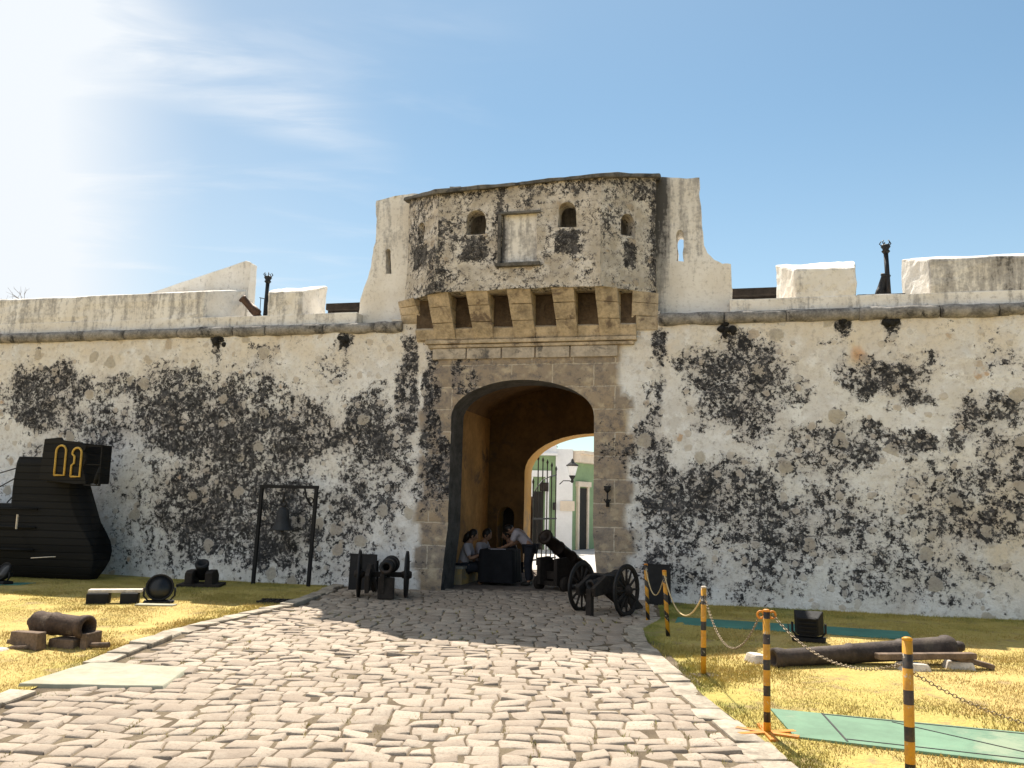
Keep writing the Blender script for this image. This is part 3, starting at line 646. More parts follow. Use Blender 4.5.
# tower wall with flared shoulders and two loopholes
tw = [(-3.22, 4.86), (3.84, 4.86), (3.84, 5.83), (3.68, 5.84), (3.55, 5.92), (3.43, 6.06), (3.36, 6.25), (3.32, 6.5), (3.30, 7.46), (2.55, 7.52), (-2.1, 7.52), (-2.92, 7.46), (-2.92, 6.6), (-2.97, 6.2), (-3.05, 5.82), (-3.17, 5.45)]
wing = lambda u, z: (.42 if u > 0 else .25) * smooth(5.3, 6.8, z) + .55 * (smooth(2.9, 2.55, u) if u > 2.5 else 0) + .1 * nz(u, z, 1.5, 4)
sheet('tower_wall', tw, [arch(-2.67, -2.57, 5.92, 6.40, .05, 6), arch(2.88, 3.01, 5.93, 6.44, .065, 6)], .08, .35, .55, LIME, gt, disp=lambda u, z: .018 * nz(u, z, 1.4, 6) + .01 * nz(u, z, 5, 6), attrs={'mould': wing}, edgestep=.06, jit=.035)
m = MB(); m.box((.3, 3.2, 4.72), (7.2, 4.6, .5)); m.build('terrace', LIME, gt, attrs={'mould': lambda c: .2})
m = MB(); m.hexa([(-2.92, .9, 4.9), (-2.5, .9, 4.9), (-2.5, 2.4, 4.9), (-2.92, 2.4, 4.9), (-2.92, .9, 7.3), (-2.5, .9, 7.3), (-2.5, 2.4, 5.0), (-2.92, 2.4, 5.0)])
m.build('buttress', LIME, gt, bevel=.02, attrs={'mould': lambda c: .1})
m = MB(); m.prism([(3.60, 4.9), (3.84, 4.9), (3.84, 5.82), (3.60, 5.82)], .9, 1.3); m.build('shoulder_return', LIME, gt, bevel=.02, attrs={'mould': lambda c: .1})
# projecting bay
PB = .70
A_, B_, C_, D_ = (-2.1, 0.0), (-1.27, -PB), (1.67, -PB), (2.55, 0.0)
def bay_m(u, z, wins, base=.16):
    m_ = base + .08 + .50 * nz(u, z, 1.5, 21)
    for a, w_, zt in wins:
        m_ = max(m_, 1.05 * smooth(w_ * 1.35, w_ * .7, abs(u - a)) * smooth(zt - .52, zt - .36, z) * smooth(zt + .04, zt - .03, z))
    return max(m_, .55 * smooth(6.85, 7.1, z + .25 * nz(u, z, 3, 2))) 
bd_ = lambda u, z: .025 * nz(u, z, 1.8, 31) + .016 * nz(u, z, 5, 33) + .008 * nz(u, z, 11, 35)
ZL, ZR = 7.07, 7.18
w1, w2 = arch(-.73, -.38, 6.29, 6.57, 0.18, 10), arch(.92, 1.25, 6.33, 6.60, 0.17, 10)
panel = [(-.08, 5.71), (.56, 5.71), (.56, 6.62), (-.08, 6.62)]
frontm = lambda u, z: max(bay_m(u, z, [(-.56, .22, 6.24), (1.08, .2, 6.28)]), .75 * math.exp(-((u + 1.2) / .12) ** 2) * smooth(6.9, 6.3, z), .9 * math.exp(-((u + .12) / .09) ** 2) * smooth(5.6, 5.8, z))
sheet('bay_front', [(B_[0], 5.26), (C_[0], 5.26), (C_[0], ZR), (B_[0], ZL)], [w1, w2, panel], .05, -PB, .32, BAY, gt, disp=bd_, attrs={'mould': frontm}, jit=.02)
def side_frame(p, q):     # local x runs from p to q, local y points into the bay
    d = Vector((q[0] - p[0], q[1] - p[1], 0)); L = d.length; d.normalize(); nrm = Vector((-d.y, d.x, 0))
    return Matrix(((d.x, nrm.x, 0, p[0]), (d.y, nrm.y, 0, p[1]), (0, 0, 1, 0), (0, 0, 0, 1))), L
Ml, Ll = side_frame(A_, B_); Mr, Lr = side_frame(C_, D_)
sheet('bay_side', [(0, 5.26), (Ll, 5.26), (Ll, ZL), (0, 7.30)], [arch(.40, .62, 6.28, 6.56, .13, 10)], .05, 0, .3, BAY, gt, M=Ml, disp=bd_, attrs={'mould': lambda u, z: max(bay_m(u, z, [(.5, .26, 6.26)], .2), .8 * math.exp(-((u - .95) / .2) ** 2) * smooth(6.3, 6.0, z))})
sheet('bay_side', [(0, 5.26), (Lr, 5.26), (Lr, 7.42), (0, ZR)], [arch(.40, .70, 6.22, 6.46, .16, 10)], .05, 0, .3, BAY, gt, M=Mr, disp=bd_, attrs={'mould': lambda u, z: max(bay_m(u, z, [(.6, .12, 6.1)], .12), .85 * smooth(Lr - .22, Lr - .02, u))})
m = MB(); m.box((.24, -PB + .13, 6.165), (.66, .10, .95)); m.build('niche_panel', LIME, gt, bevel=.01, cuts=4, rough=.012, attrs={'mould': lambda c: .30 + .45 * nz(c.x * 2, c.z, 2, 3) + .5 * smooth(.0, -.08, c.x) + .15})
m = MB(); m.box((.24, -PB - .03, 5.685), (.80, .14, .07)); m.box((-.11, -PB - .01, 6.165), (.06, .06, .88)); m.box((.24, -PB - .015, 6.63), (.76, .06, .05)); m.build('niche_frame', DARKSLAB, gt, bevel=.012, cuts=3, rough=.012)
m = MB(); m.prism([(0, 0)] * 3, 0, 0) if False else None
m.add([(A_[0], .4, 5.30), (A_[0], 0, 5.30), (B_[0] + .03, B_[1] + .03, 5.30), (C_[0] - .03, C_[1] + .03, 5.30), (D_[0], 0, 5.30), (D_[0], .4, 5.30)] + [(A_[0], .4, 5.40), (A_[0], 0, 5.40), (B_[0] + .03, B_[1] + .03, 5.40), (C_[0] - .03, C_[1] + .03, 5.40), (D_[0], 0, 5.40), (D_[0], .4, 5.40)], [(0, 1, 2, 3, 4, 5), (11, 10, 9, 8, 7, 6)] + [(i, i + 6, (i + 1) % 6 + 6, (i + 1) % 6) for i in range(6)])
m.build('bay_floor', TANSTONE, gt)
# sloping roof slab with a ragged edge
ov = .10
R = [(-2.3, .95, 7.46), (-2.22, -.02, 7.26), (B_[0] - .06, -PB - ov, 7.05), (C_[0] + .05, -PB - ov, 7.15), (D_[0] + .08, -.08, 7.36), (2.62, .95, 7.56)]
m = MB(); m.add(R + [(a, b, c + .075) for a, b, c in R], [(0, 1, 2, 3, 4, 5), (11, 10, 9, 8, 7, 6)] + [(i, i + 6, (i + 1) % 6 + 6, (i + 1) % 6) for i in range(6)])
m.build('roof_slab', DARKSLAB, gt, bevel=.02, cuts=5, rough=.035, seed=5)
m = MB(); m.add([(1.25, -.45, 7.22), (1.75, -.62, 7.20), (2.4, -.1, 7.30), (1.9, .2, 7.40), (1.4, -.40, 7.36), (1.77, -.52, 7.33), (2.2, -.1, 7.45), (1.9, .1, 7.50)], [(0, 3, 2, 1), (4, 5, 6, 7), (0, 1, 5, 4), (1, 2, 6, 5), (2, 3, 7, 6), (3, 0, 4, 7)])
m.build('roof_cap', DARKSLAB, gt, bevel=.02, cuts=3, rough=.03)
m = MB(); m.box((-1.02, -.42, 7.23), (.22, .2, .10)); m.build('roof_rubble', COPING, gt, bevel=.02, cuts=3, rough=.03)
# corbels under the bay
def corbel(p, q, p2, q2, zt=5.27, zb=4.52):
    m = MB(); L = 5; 
    for lo, hi in ((0, .36), (.37, .70), (.71, 1.0)):         # three courses of stone
        def pt(a, b, t): return (b[0] + (a[0] - b[0]) * t, b[1] + (a[1] - b[1]) * t)
        cs = []
        for t in (lo, hi):
            z = zb + (zt - zb) * t; e = t * .94 + .06
            a_, b_ = pt(p, p2, e), pt(q, q2, e); cs += [(*a_, z), (*b_, z), (q2[0], .03, z), (p2[0], .03, z)]
        m.hexa(cs)
    return m.build('corbel', TANSTONE, gt, bevel=.010, cuts=3, rough=.014, seed=p[0] * 7)
BK = -.02
for a_, b_ in ((-.72, -.32), (.03, .45), (.82, 1.21)): corbel((a_, -PB - BK), (b_, -PB - BK), (a_ + .02, -.04), (b_ - .02, -.04))
corbel((-1.48, -PB + .16), (-1.04, -PB), (-1.46, -.04), (-1.06, -.04)); corbel((1.57, -PB), (1.93, -PB + .18), (1.59, -.04), (1.96, -.04))
corbel((-2.22, -.08), (-1.82, -.34), (-2.14, .0), (-1.72, .0), 5.27, 4.86); corbel((2.18, -.30), (2.60, -.02), (2.12, -.02), (2.58, .0), 5.27, 4.62)
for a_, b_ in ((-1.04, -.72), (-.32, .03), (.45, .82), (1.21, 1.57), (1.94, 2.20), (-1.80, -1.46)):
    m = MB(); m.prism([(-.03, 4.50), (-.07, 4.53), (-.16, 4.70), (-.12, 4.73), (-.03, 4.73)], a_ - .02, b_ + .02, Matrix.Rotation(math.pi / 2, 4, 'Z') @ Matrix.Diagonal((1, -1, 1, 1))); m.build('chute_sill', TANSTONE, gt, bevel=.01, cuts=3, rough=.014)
    m = MB(); m.box(((a_ + b_) / 2, -.08, 5.0), (b_ - a_ + .03, .08, .56)); m.build('slot_back', SLOT, gt, cuts=3, rough=.01)  # dark panel in place of the slot's own shade
m = MB(); m.box((.30, -.06, 4.47), (3.85, .16, .07)); m.box((.30, -.04, 4.395), (3.75, .12, .06)); m.build('string_course', TANSTONE, gt, bevel=.015, cuts=4, rough=.012)
m = MB()
for a_, b_ in ((-1.5, -.86), (-.85, -.2), (-.19, .42), (.43, 1.05), (1.06, 1.9)): m.box(((a_ + b_) / 2, -.02, 4.26), (b_ - a_ - .012, .10, .20))
m.build('lintel_blocks', SILL, gt, bevel=.012, cuts=3, rough=.012)
# passage behind the arch
m = MB(); m.box((-1.85, 2.65, 2.2), (.4, 3.9, 4.6)); m.build('passage_wall', HALFLIT, gt)
m = MB(); m.box((3.2, 2.65, 2.2), (.4, 3.9, 4.6)); m.build('passage_wall', SHADED, gt)
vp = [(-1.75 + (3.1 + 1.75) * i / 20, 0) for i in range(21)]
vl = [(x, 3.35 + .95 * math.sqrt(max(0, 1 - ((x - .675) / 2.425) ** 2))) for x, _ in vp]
m = MB(); m.prism([(-1.75, 4.5)] + vl + [(3.1, 4.5)], .69, 4.62); m.build('vault', SHADED, gt)
INNER = arch(-.79, 2.5, -.1, 2.30, .90, 20)
sheet('inner_wall', [(-1.75, -.1), (3.1, -.1), (3.1, 4.4), (-1.75, 4.4)], [INNER, arch(-1.42, -1.02, .12, 1.30, .20, 8)], .12, 4.6, .75, SHADED, gt, disp=lambda u, z: .015 * nz(u, z, 1.5, 3), edgestep=.08, backmat=OCHRE)  # shade painted on the front, lit ochre on the reveal
m = MB(); m.box((-1.22, 5.2, .8), (.5, .08, 1.6)); m.build('niche_door', TIMBER, gt)
m = MB(); m.box((.7, 5.42, 4.0), (4.4, .10, 1.4)); m.build('rear_wall', SHADED, gt)
for a_, b_ in SPOUTS:
    own = rl if a_ < 0 else rw
    q = {-6.01: 1.0, -3.28: .75, 3.75: .9, 6.35: .8, 5.59: .42}[a_]; rs = random.Random(a_)
    m = MB(); m.tube([(a_, .1, b_), (a_, -.10 * q - .02, b_ - .03)], [.05 * q, .045 * q], 9)
    for _ in range(9): m.ball((a_ + rs.gauss(0, .085) * q, -.005, b_ + .03 + rs.gauss(-.04, .06) * q), (rs.uniform(.03, .08) * q, rs.uniform(.025, .05), rs.uniform(.03, .075) * q))
    m.build('drain_spout', MOSS, own, cuts=2, rough=.05, seed=a_)

# passage floor and street
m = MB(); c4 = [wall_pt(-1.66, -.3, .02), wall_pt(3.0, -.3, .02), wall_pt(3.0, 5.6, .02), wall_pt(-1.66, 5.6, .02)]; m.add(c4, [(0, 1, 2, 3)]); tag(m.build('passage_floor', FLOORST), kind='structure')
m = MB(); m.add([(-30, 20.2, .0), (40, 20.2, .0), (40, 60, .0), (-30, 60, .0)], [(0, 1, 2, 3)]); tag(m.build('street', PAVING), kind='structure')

# ------------------------------------------------------------------ houses across the street
h1 = thing('corner_house', 'green and white corner house seen through the gateway', 'house', (1.62, 30, 0), 0)
part = lambda m, n, mt, **k: m.build(n, mt, h1, **k)
# front runs to -x, side runs back to the right
RDIR = Vector((.62, 1.0, 0)).normalized(); RN = Vector((RDIR.y, -RDIR.x, 0))
Mside = Matrix(((RDIR.x, -RN.x, 0, .56), (RDIR.y, -RN.y, 0, 0), (0, 0, 1, 0), (0, 0, 0, 1)))
m = MB(); m.box((-2.8, .3, 1.7), (5.6, .6, 3.4)); part(m, 'front_wall', GREENWALL)
m = MB(); m.box((6, .3, 1.65), (12, .6, 3.3), Mside); part(m, 'side_wall', GREENWALL)
m = MB(); m.box((.28, .1, 1.75), (.60, .5, 3.5)); part(m, 'corner_pilaster', WHITEPAINT, bevel=.01)
m = MB(); m.box((-2.8, .1, 3.50), (5.6, .6, .34)); m.box((-2.8, .0, 3.30), (5.7, .75, .08)); part(m, 'parapet', WHITEPAINT, bevel=.01)
m = MB(); m.box((6, .05, 3.20), (12, .75, .30), Mside); m.box((6, .0, 3.40), (12.0, .9, .12), Mside); part(m, 'cornice', CREAM, bevel=.02)
m = MB()
for i in range(9):
    x = -.12 - i * .42; m.torus(.085, .022, frame((x, -.03, 3.66), (0, 1, 0)), 14, 5); m.tube([(x - .16, -.03, 3.56), (x, -.03, 3.76), (x + .16, -.03, 3.56)], .018, 5)
part(m, 'scroll_ornament', DARKGREEN)
m = MB(); m.box((-.62, -.02, .1), (.28, .1, 0)) if False else None
m.box((-.30, -.04, 1.35), (.14, .09, 2.7)); m.box((-1.05, -.04, 1.35), (.5, .09, 2.7)); m.box((-.62, -.06, 2.62), (.9, .12, .22)); part(m, 'door_surround', WHITEPAINT, bevel=.01)
m = MB(); m.box((-.60, -.005, 1.0), (.34, .06, 2.0)); part(m, 'front_door', DARKDOOR)
m = MB(); m.box((.78, .0, 1.08), (.62, .08, 2.16), Mside); part(m, 'side_door', DARKDOOR)
m = MB(); m.box((.40, -.04, 1.15), (.12, .1, 2.3), Mside); m.box((1.16, -.04, 1.15), (.12, .1, 2.3), Mside); m.box((.78, -.06, 2.30), (1.0, .16, .18), Mside); part(m, 'side_door_frame', CREAM, bevel=.01)
m = MB(); m.box((2.5, .0, .95), (.7, .08, 1.9), Mside); part(m, 'side_door', DARKDOOR)
m = MB(); m.box((2.06, -.04, 1.05), (.14, .1, 2.1), Mside); m.box((2.94, -.04, 1.05), (.14, .1, 2.1), Mside); m.box((2.5, -.06, 2.05), (1.1, .16, .16), Mside); part(m, 'side_door_frame', WHITEPAINT, bevel=.01)
m = MB(); m.box((.40, -.20, 1.52), (.50, .06, .34)); part(m, 'wall_plaque', CREAM, bevel=.01)
m = MB(); m.box((-.06, -.18, 1.50), (.10, .12, .26)); part(m, 'meter_box', IRON, bevel=.01)
m = MB(); m.box((-.42, -.14, 2.16), (.30, .1, .30)); part(m, 'wall_box', TIMBER, bevel=.01)
ln = thing('wall_lantern', 'black street lantern on a bracket, by the dark side door of the green house', 'lantern', (2.12, 29.0, 2.35))
m = MB(); m.tube([(-.42, .1, -.10), (-.30, 0, .02), (-.1, 0, .02), (0, 0, -.02)], .018, 6); m.build('bracket', IRON, ln)
m = MB(); m.lathe([(.03, -.05), (.06, .0), (.04, .06), (.11, .18), (.12, .2)], n=8); m.build('lantern_base', IRON, ln)
m = MB(); m.lathe([(.22, .52), (.2, .56), (.06, .66), (.04, .74), (.0001, .78)], n=8); m.build('lantern_cap', IRON, ln)
m = MB(); m.lathe([(.10, .2), (.18, .5), (.18, .52)], n=8, smooth=False); m.build('lantern_glass', WHITEPAINT, ln)
h2 = thing('town_house', 'low white house beside the green corner house, left of the iron gate', 'house', (-6.2, 31, 0))
m = MB(); m.box((0, 2, 1.6), (4.6, 4, 3.2)); m.build('wall', WHITEPAINT, h2); m = MB(); m.box((0, 2, 3.27), (4.8, 4.2, .14)); m.build('cornice', CREAM, h2); m = MB(); m.box((.6, -.02, 1.0), (.8, .08, 2.0)); m.build('door', DARKDOOR, h2)

# iron gate leaf standing open in the inner arch
ig = thing('iron_gate', 'open iron gate leaf of thin spear-topped bars in the inner arch', 'gate', wall_pt(-.78, 5.38), math.radians(64))
for i in range(6):
    x = .06 + .28 * i; t = [2.05, 2.62, 2.60, 2.56, 2.50, 2.42][i]
    m = MB(); m.tube([(x, 0, .12), (x, 0, t)], .015, 6); m.lathe([(.015, t), (.032, t + .05), (.0001, t + .14)], at(x, 0, 0), 6); m.build('bar', IRON, ig)
m = MB(); m.tube([(-.02, 0, 1.6), (.25, 0, 1.95), (.6, 0, 2.15), (1.0, 0, 2.25), (1.48, 0, 2.32)], .016, 6); m.build('curved_rail', IRON, ig)
for z in (.25, 1.22): m = MB(); m.box((.75, 0, z), (1.5, .03, .04)); m.build('rail', IRON, ig)
m = MB(); m.tube([(0, 0, .0), (0, 0, 1.75)], .03, 8); m.build('hinge_post', RUST, ig)

# ------------------------------------------------------------------ battery on the rampart
def beacon(name, label, u, y, z0, z1, lean):
    t = thing(name, label, 'beacon', wall_pt(u, y, z0), -WALL_A); H = z1 - z0
    m = MB(); m.tube([(0, 0, 0), (lean * .5, 0, H * .5), (lean, 0, H * .86)], [.05, .042, .04], 10); m.build('pole', IRON, t)
    m = MB(); m.lathe([(.04, H * .84), (.075, H * .87), (.05, H * .89), (.085, H * .93), (.07, H * .95)], at(lean, 0), 10); m.build('cup', IRON, t)
    for i in range(5):
        a_ = i * 2 * math.pi / 5 + .3; m = MB(); m.tube([(lean + .06 * math.cos(a_), .06 * math.sin(a_), H * .94), (lean + .10 * math.cos(a_), .10 * math.sin(a_), H * .97), (lean + .07 * math.cos(a_), .07 * math.sin(a_), H * 1.0)], .010, 5); m.build('prong', IRON, t)
    return t
beacon('beacon_pole', 'black beacon pole with a pronged top, beside the small railing on the rampart', -5.72, 1.2, 4.9, 6.32, .02)
beacon('beacon_pole', 'black beacon pole with a pronged top, between the two broad merlons', 6.55, 1.2, 4.9, 6.38, -.03)
def swivel(name, label, p, d, L, r, mat):
    t = thing(name, label, 'cannon barrel', p, 0); F = frame((0, 0, 0), d)
    m = MB(); m.lathe([(.0001, -.06), (.04, -.04), (.05, 0), (r * 1.15, .03), (r * 1.1, L * .4), (r, L * .42), (r * .85, L * .9), (r * 1.05, L * .93), (r * 1.05, L), (r * .6, L), (r * .55, L * .9), (.0001, L * .88)], F, 14); m.build('barrel', mat, t)
    m = MB(); m.box((0, 0, -.28), (.16, .2, .5)); m.build('stand', TIMBER, t, bevel=.015); return t
swivel('swivel_gun', 'short brown gun barrel tilted up beside the left beacon pole', wall_pt(-5.74, 1.0, 5.36), (-.62, -.1, .60), .50, .085, BRONZE)
swivel('swivel_gun', 'black gun barrel tilted up beside the right beacon pole', wall_pt(6.38, 1.3, 5.3), (.12, -.1, .5), .50, .08, IRON)
t = thing('railing', 'thin dark railing behind the left beacon pole', 'railing', wall_pt(-6.02, 1.5, 5.14), -WALL_A)
for i in range(5): m = MB(); m.tube([(i * .09, 0, 0), (i * .09, 0, .72 - i * .02)], .008, 5); m.build('bar', IRON, t)
m = MB(); m.tube([(-.03, 0, .73), (.4, 0, .63)], .010, 5); m.build('rail', IRON, t)
def shed(u, lab, L):
    t = thing('timber_beam', lab, 'beam', wall_pt(u, 1.7, 5.26), -WALL_A)
    m = MB(); m.box((0, 0, .37), (L, .3, .14)); m.box((0, .1, .24), (L * .97, .12, .20)); m.build('beam', TIMBER, t, bevel=.012)
    for s in (-1, 1): m = MB(); m.box((s * L * .45, .03, .09), (.12, .14, .46)); m.build('post', TIMBER, t, bevel=.01)
shed(-3.95, 'dark timber beam across the gap left of the gatehouse', 1.1); shed(4.22, 'dark timber beam across the gap right of the gatehouse', 1.1)

# bare tree beyond the rampart
t = thing('bare_tree', 'leafless grey tree top showing over the left rampart', 'tree', (-15.2, 25, 0))
m = MB(); m.tube([(0, 0, 0), (.1, 0, 3), (0, .1, 5.6)], [.22, .16, .10], 10); m.build('trunk', GREYWOOD, t)
TW = simple('grey_twig', (.19, .165, .14), .9, .3, 5)
m = MB()
def branch(p, d, L, r, k):
    q = p + d * L; m.tube([p, p.lerp(q, .5) + Vector((random.gauss(0, .03), random.gauss(0, .03), 0)) * L, q], [r, r * .8, r * .55], 5)
    if k:
        for _ in range(3): branch(p.lerp(q, random.uniform(.45, 1)), (d + Vector((random.gauss(0, .55), random.gauss(0, .55), random.gauss(.05, .35)))).normalized(), L * random.uniform(.6, .8), r * .55, k - 1)
for _ in range(7): branch(Vector((0, .1, 5.5)), Vector((random.gauss(0, .6), random.gauss(0, .6), .8)).normalized(), random.uniform(.6, 1.1), .05, 4)
m.build('crown', TW, t)

# ------------------------------------------------------------------ ship prop by the left wall
sh = thing('ship_replica', 'black replica ship with a high stern by the left wall', 'ship', ROOT_LOC, -WALL_A)
def stern_u(z): return -7.86 + .50 * math.exp(-((z - .50) / .62) ** 2) - (.10 * z)
st = np.linspace(0, 1, 150); tz = np.linspace(0, 1, 14); ring = 2 * len(tz)
vs, fs = [], []
for s in st:
    uflat = -15 + s * 7.4
    top = 1.36 + (.88) * smooth(-8.80, -8.66, uflat) if uflat < -8.6 else 2.24
    for side in (-1, 1):
        for t_ in (tz if side < 0 else tz[::-1]):
            z = .03 + t_ * (top - .03); u = -15 + s * (stern_u(z) + 15)
            w = .62 * (1 - .55 * max(0, (s - .62) / .38) ** 2) * (math.sin(min(1, .18 + z * .9) * math.pi / 2) ** .8) * (1 - .12 * max(0, z - 1.2)); vs.append((u, -1.0 + side * w, z))
for i in range(len(st) - 1):
    for j in range(ring): k = (j + 1) % ring; fs.append((i * ring + j, i * ring + k, (i + 1) * ring + k, (i + 1) * ring + j))
fs += [tuple(range(ring))[::-1], tuple((len(st) - 1) * ring + j for j in range(ring))]
m = MB(); m.add(vs, fs, smooth=True); m.build('hull', SHIPBLACK, sh)
m = MB()
for z, a_ in ((.55, -13), (.95, -13), (1.28, -13)):
    m.tube([(u, -1.0 - .63, z) for u in np.linspace(-14, -9.4, 8)] + [(-8.9, -1.57, z), (-8.5, -1.47, z)], .022, 6)
m.build('wale', SHIPBLACK, sh)
# stern gallery: a boxy cabin whose near board carries two arched window outlines
GB = [(-8.36, 1.82), (-8.32, 2.55), (-8.0, 2.58), (-7.95, 2.53), (-7.56, 2.50), (-7.47, 2.44), (-7.40, 2.46), (-7.46, 2.34), (-7.40, 2.18), (-7.46, 2.02), (-7.40, 1.90), (-7.36, 1.76), (-7.6, 1.75)]
m = MB(); m.prism(GB, -1.66, -1.60); m.build('gallery_board', SHIPBLACK, sh)
m = MB(); m.box((-8.08, -1.0, 2.14), (.46, 1.10, .74)); m.build('gallery_cabin', SHIPBLACK, sh, bevel=.02)
m = MB(); m.box((-7.10, -1.63, 2.08), (.025, .04, .72)); m.box((-7.25, -1.63, 2.43), (.32, .04, .025)); m.box((-7.25, -1.63, 1.735), (.32, .04, .025)); m.box((-7.25, -1.63, 2.1), (.30, .02, .015)); m.tube([(-7.11, -1.63, 2.06), (-7.14, -1.63, 1.92), (-7.19, -1.63, 1.76)], [.02, .05, .04], 6); m.build('gallery_frame', SHIPBLACK, sh)
def win(x0, x1, z0, zs, notch):
    m = MB(); c, h = (x0 + x1) / 2, (x1 - x0) / 2
    pts = [(x0, -1.675, z0)] + [(x0, -1.675, z0 + .2)] + ([(x0 + .05, -1.675, z0 + .24), (x0 + .05, -1.675, z0 + .36), (x0, -1.675, z0 + .4)] if notch else []) + [(c - h * math.cos(a_), -1.675, zs + h * math.sin(a_)) for a_ in np.linspace(0, math.pi, 10)] + [(x1, -1.675, z0), (x0, -1.675, z0)]
    m.tube(pts, .020, 6); return m.build('window_outline', GOLD, sh)
win(-8.03, -7.82, 1.90, 2.33, False); win(-7.68, -7.49, 1.88, 2.30, True)
for a_, b_ in (((-9.45, -1.2, 1.38), (-8.72, -1.3, 2.0)), ((-9.2, -1.0, 1.36), (-8.7, -1.2, 1.75)), ((-10.4, -1.0, 1.4), (-8.6, -1.2, 2.2)), ((-10.4, -1, 1.8), (-8.3, -1.2, 2.3))):
    m = MB(); m.tube([a_, b_], .012, 5); m.build('stay', IRON, sh)
m = MB(); m.tube([(-10.6, -1.0, 1.2), (-10.55, -1.0, 2.6)], [.06, .05], 8); m.build('mast_stump', TIMBER, sh)
m = MB(); m.box((-8.80, -1.60, 1.05), (.018, .03, .26)); m.build('fitting', CREAM, sh)
m = MB(); m.box((-9.26, -1.63, 1.14), (.06, .02, .05)); m.build('fitting', CREAM, sh)
m = MB(); m.tube([(-8.4, -1.62, .42), (-7.9, -1.6, .46)], .008, 6); m.build('rub_strake', CREAM, sh)

# ------------------------------------------------------------------ bell frame
bf = thing('bell_stand', 'black goal-shaped iron frame holding a bell before the left wall', 'bell frame', wall_pt(-4.72, -.36), -WALL_A)
for x in (0, 1.10): m = MB(); m.box((x + .03, 0, .88), (.06, .06, 1.78), Matrix(((1, 0, .035, 0), (0, 1, 0, 0), (0, 0, 1, 0), (0, 0, 0, 1)))); m.build('post', BLACKPAINT, bf, bevel=.006)
m = MB(); m.box((.64, 0, 1.79), (1.18, .06, .06)); m.build('crossbar', BLACKPAINT, bf, bevel=.006)
m = MB(); m.tube([(1.12, 0, 1.45), (1.0, 0, 1.60), (.96, 0, 1.76)], .02, 6); m.torus(.05, .012, frame((1.09, 0, 1.55), (0, 1, 0))); m.build('brace', BLACKPAINT, bf)
bl = thing('bell', 'dark weathered bell hanging inside the black iron frame', 'bell', wall_pt(-4.17, -.36, 1.00), -WALL_A); bl.scale = (1.05,) * 3
m = MB(); m.lathe([(.0001, .40), (.07, .39), (.10, .34), (.115, .22), (.14, .10), (.19, .02), (.20, .0), (.18, .0), (.12, .10), (.09, .30), (.0001, .34)], n=20); m.build('bell_body', simple('dark_bronze', (.030, .031, .033), .6, .35, 8, .4, .4, .4), bl)
m = MB(); m.torus(.05, .016, frame((0, 0, .46), (0, 1, 0)), 14, 6); m.tube([(0, 0, .50), (0, 0, .66)], .02, 6); m.build('hanger', IRON, bl)
m = MB(); m.tube([(0, 0, .3), (0, 0, .0)], .01, 6); m.ball((0, 0, -.01), .03); m.build('clapper', IRON, bl)

# ------------------------------------------------------------------ cannons and carriages
def wheel(parent, c, axis, R_, spokes=10, th=.05, mat=TIMBER):
    F = frame(c, axis)
    m = MB(); m.torus(R_ - th * .6, th * .62, F @ Matrix.Diagonal((1, 1, .75, 1)), 32, 8); w_ = m.build('wheel', mat, parent)
    m = MB(); m.lathe([(.03, -.085), (.05, -.08), (.075, -.03), (.075, .03), (.05, .08), (.03, .085)], F, 14); m.build('hub', mat, w_)
    for i in range(spokes):
        a_ = 2 * math.pi * i / spokes; d = Vector((math.cos(a_), math.sin(a_), 0)); m = MB(); m.tube([F @ (d * .06), F @ (d * (R_ - th))], [.022, .016], 6); m.build('spoke', mat, w_)
    m = MB(); m.torus(R_, .008, F @ Matrix.Diagonal((1, 1, 2.6, 1)), 32, 5); m.build('iron_tyre', IRON, w_)
    return w_
def barrel_prof(L, rb, rm):
    return [(.0001, -.13 * L), (.03 * 1, -.12 * L), (.035, -.10 * L), (.02, -.07 * L), (rb * .7, -.04 * L), (rb * 1.12, -.01 * L), (rb * 1.12, .03 * L), (rb, .04 * L), (rb * .96, .3 * L), (rb * 1.05, .31 * L), (rb * 1.05, .335 * L), (rb * .9, .345 * L), (rm * 1.1, .62 * L), (rm * 1.2, .63 * L), (rm * 1.2, .65 * L), (rm * 1.06, .66 * L), (rm * .95, .90 * L), (rm * 1.25, .965 * L), (rm * 1.25, L), (rm * .62, L), (rm * .58, .8 * L), (.0001, .79 * L)]
CANW = 'old cannons around the gate'
# two-wheeled field gun on the right of the passage
fg = thing('field_cannon', 'black two-wheeled cannon with spoked wheels right of the archway', 'cannon', (1.42, 12.80, 0), math.radians(-36), CANW)
for x in (-.375, .375): wheel(fg, (x, 0, .375), (1, 0, 0), .37, 12, .055)
m = MB(); m.box((0, 0, .375), (.72, .07, .07)); m.build('axle', TIMBER, fg, bevel=.01)
for x in (-.13, .13):
    m = MB(); m.prism([(-.55, .42), (-.20, .58), (.15, .56), (.30, .46), (.95, .06), (.95, -.0), (.80, .0), (.10, .34), (-.50, .30)], x - .03, x + .03, Matrix.Rotation(math.pi / 2, 4, 'Z')); m.build('cheek', TIMBER, fg, bevel=.01)
m = MB(); m.lathe(barrel_prof(.80, .10, .066), frame((0, .40, .52), (0, -1, -.10)), 18); fb = m.build('barrel', IRON, fg)
m = MB(); m.tube([(-.19, -.0, .56), (.19, -.0, .56)], .032, 10); m.build('trunnion', IRON, fb)
m = MB(); m.box((0, -.40, .20), (.09, .09, .40)); m.build('prop', TIMBER, fg, bevel=.01)
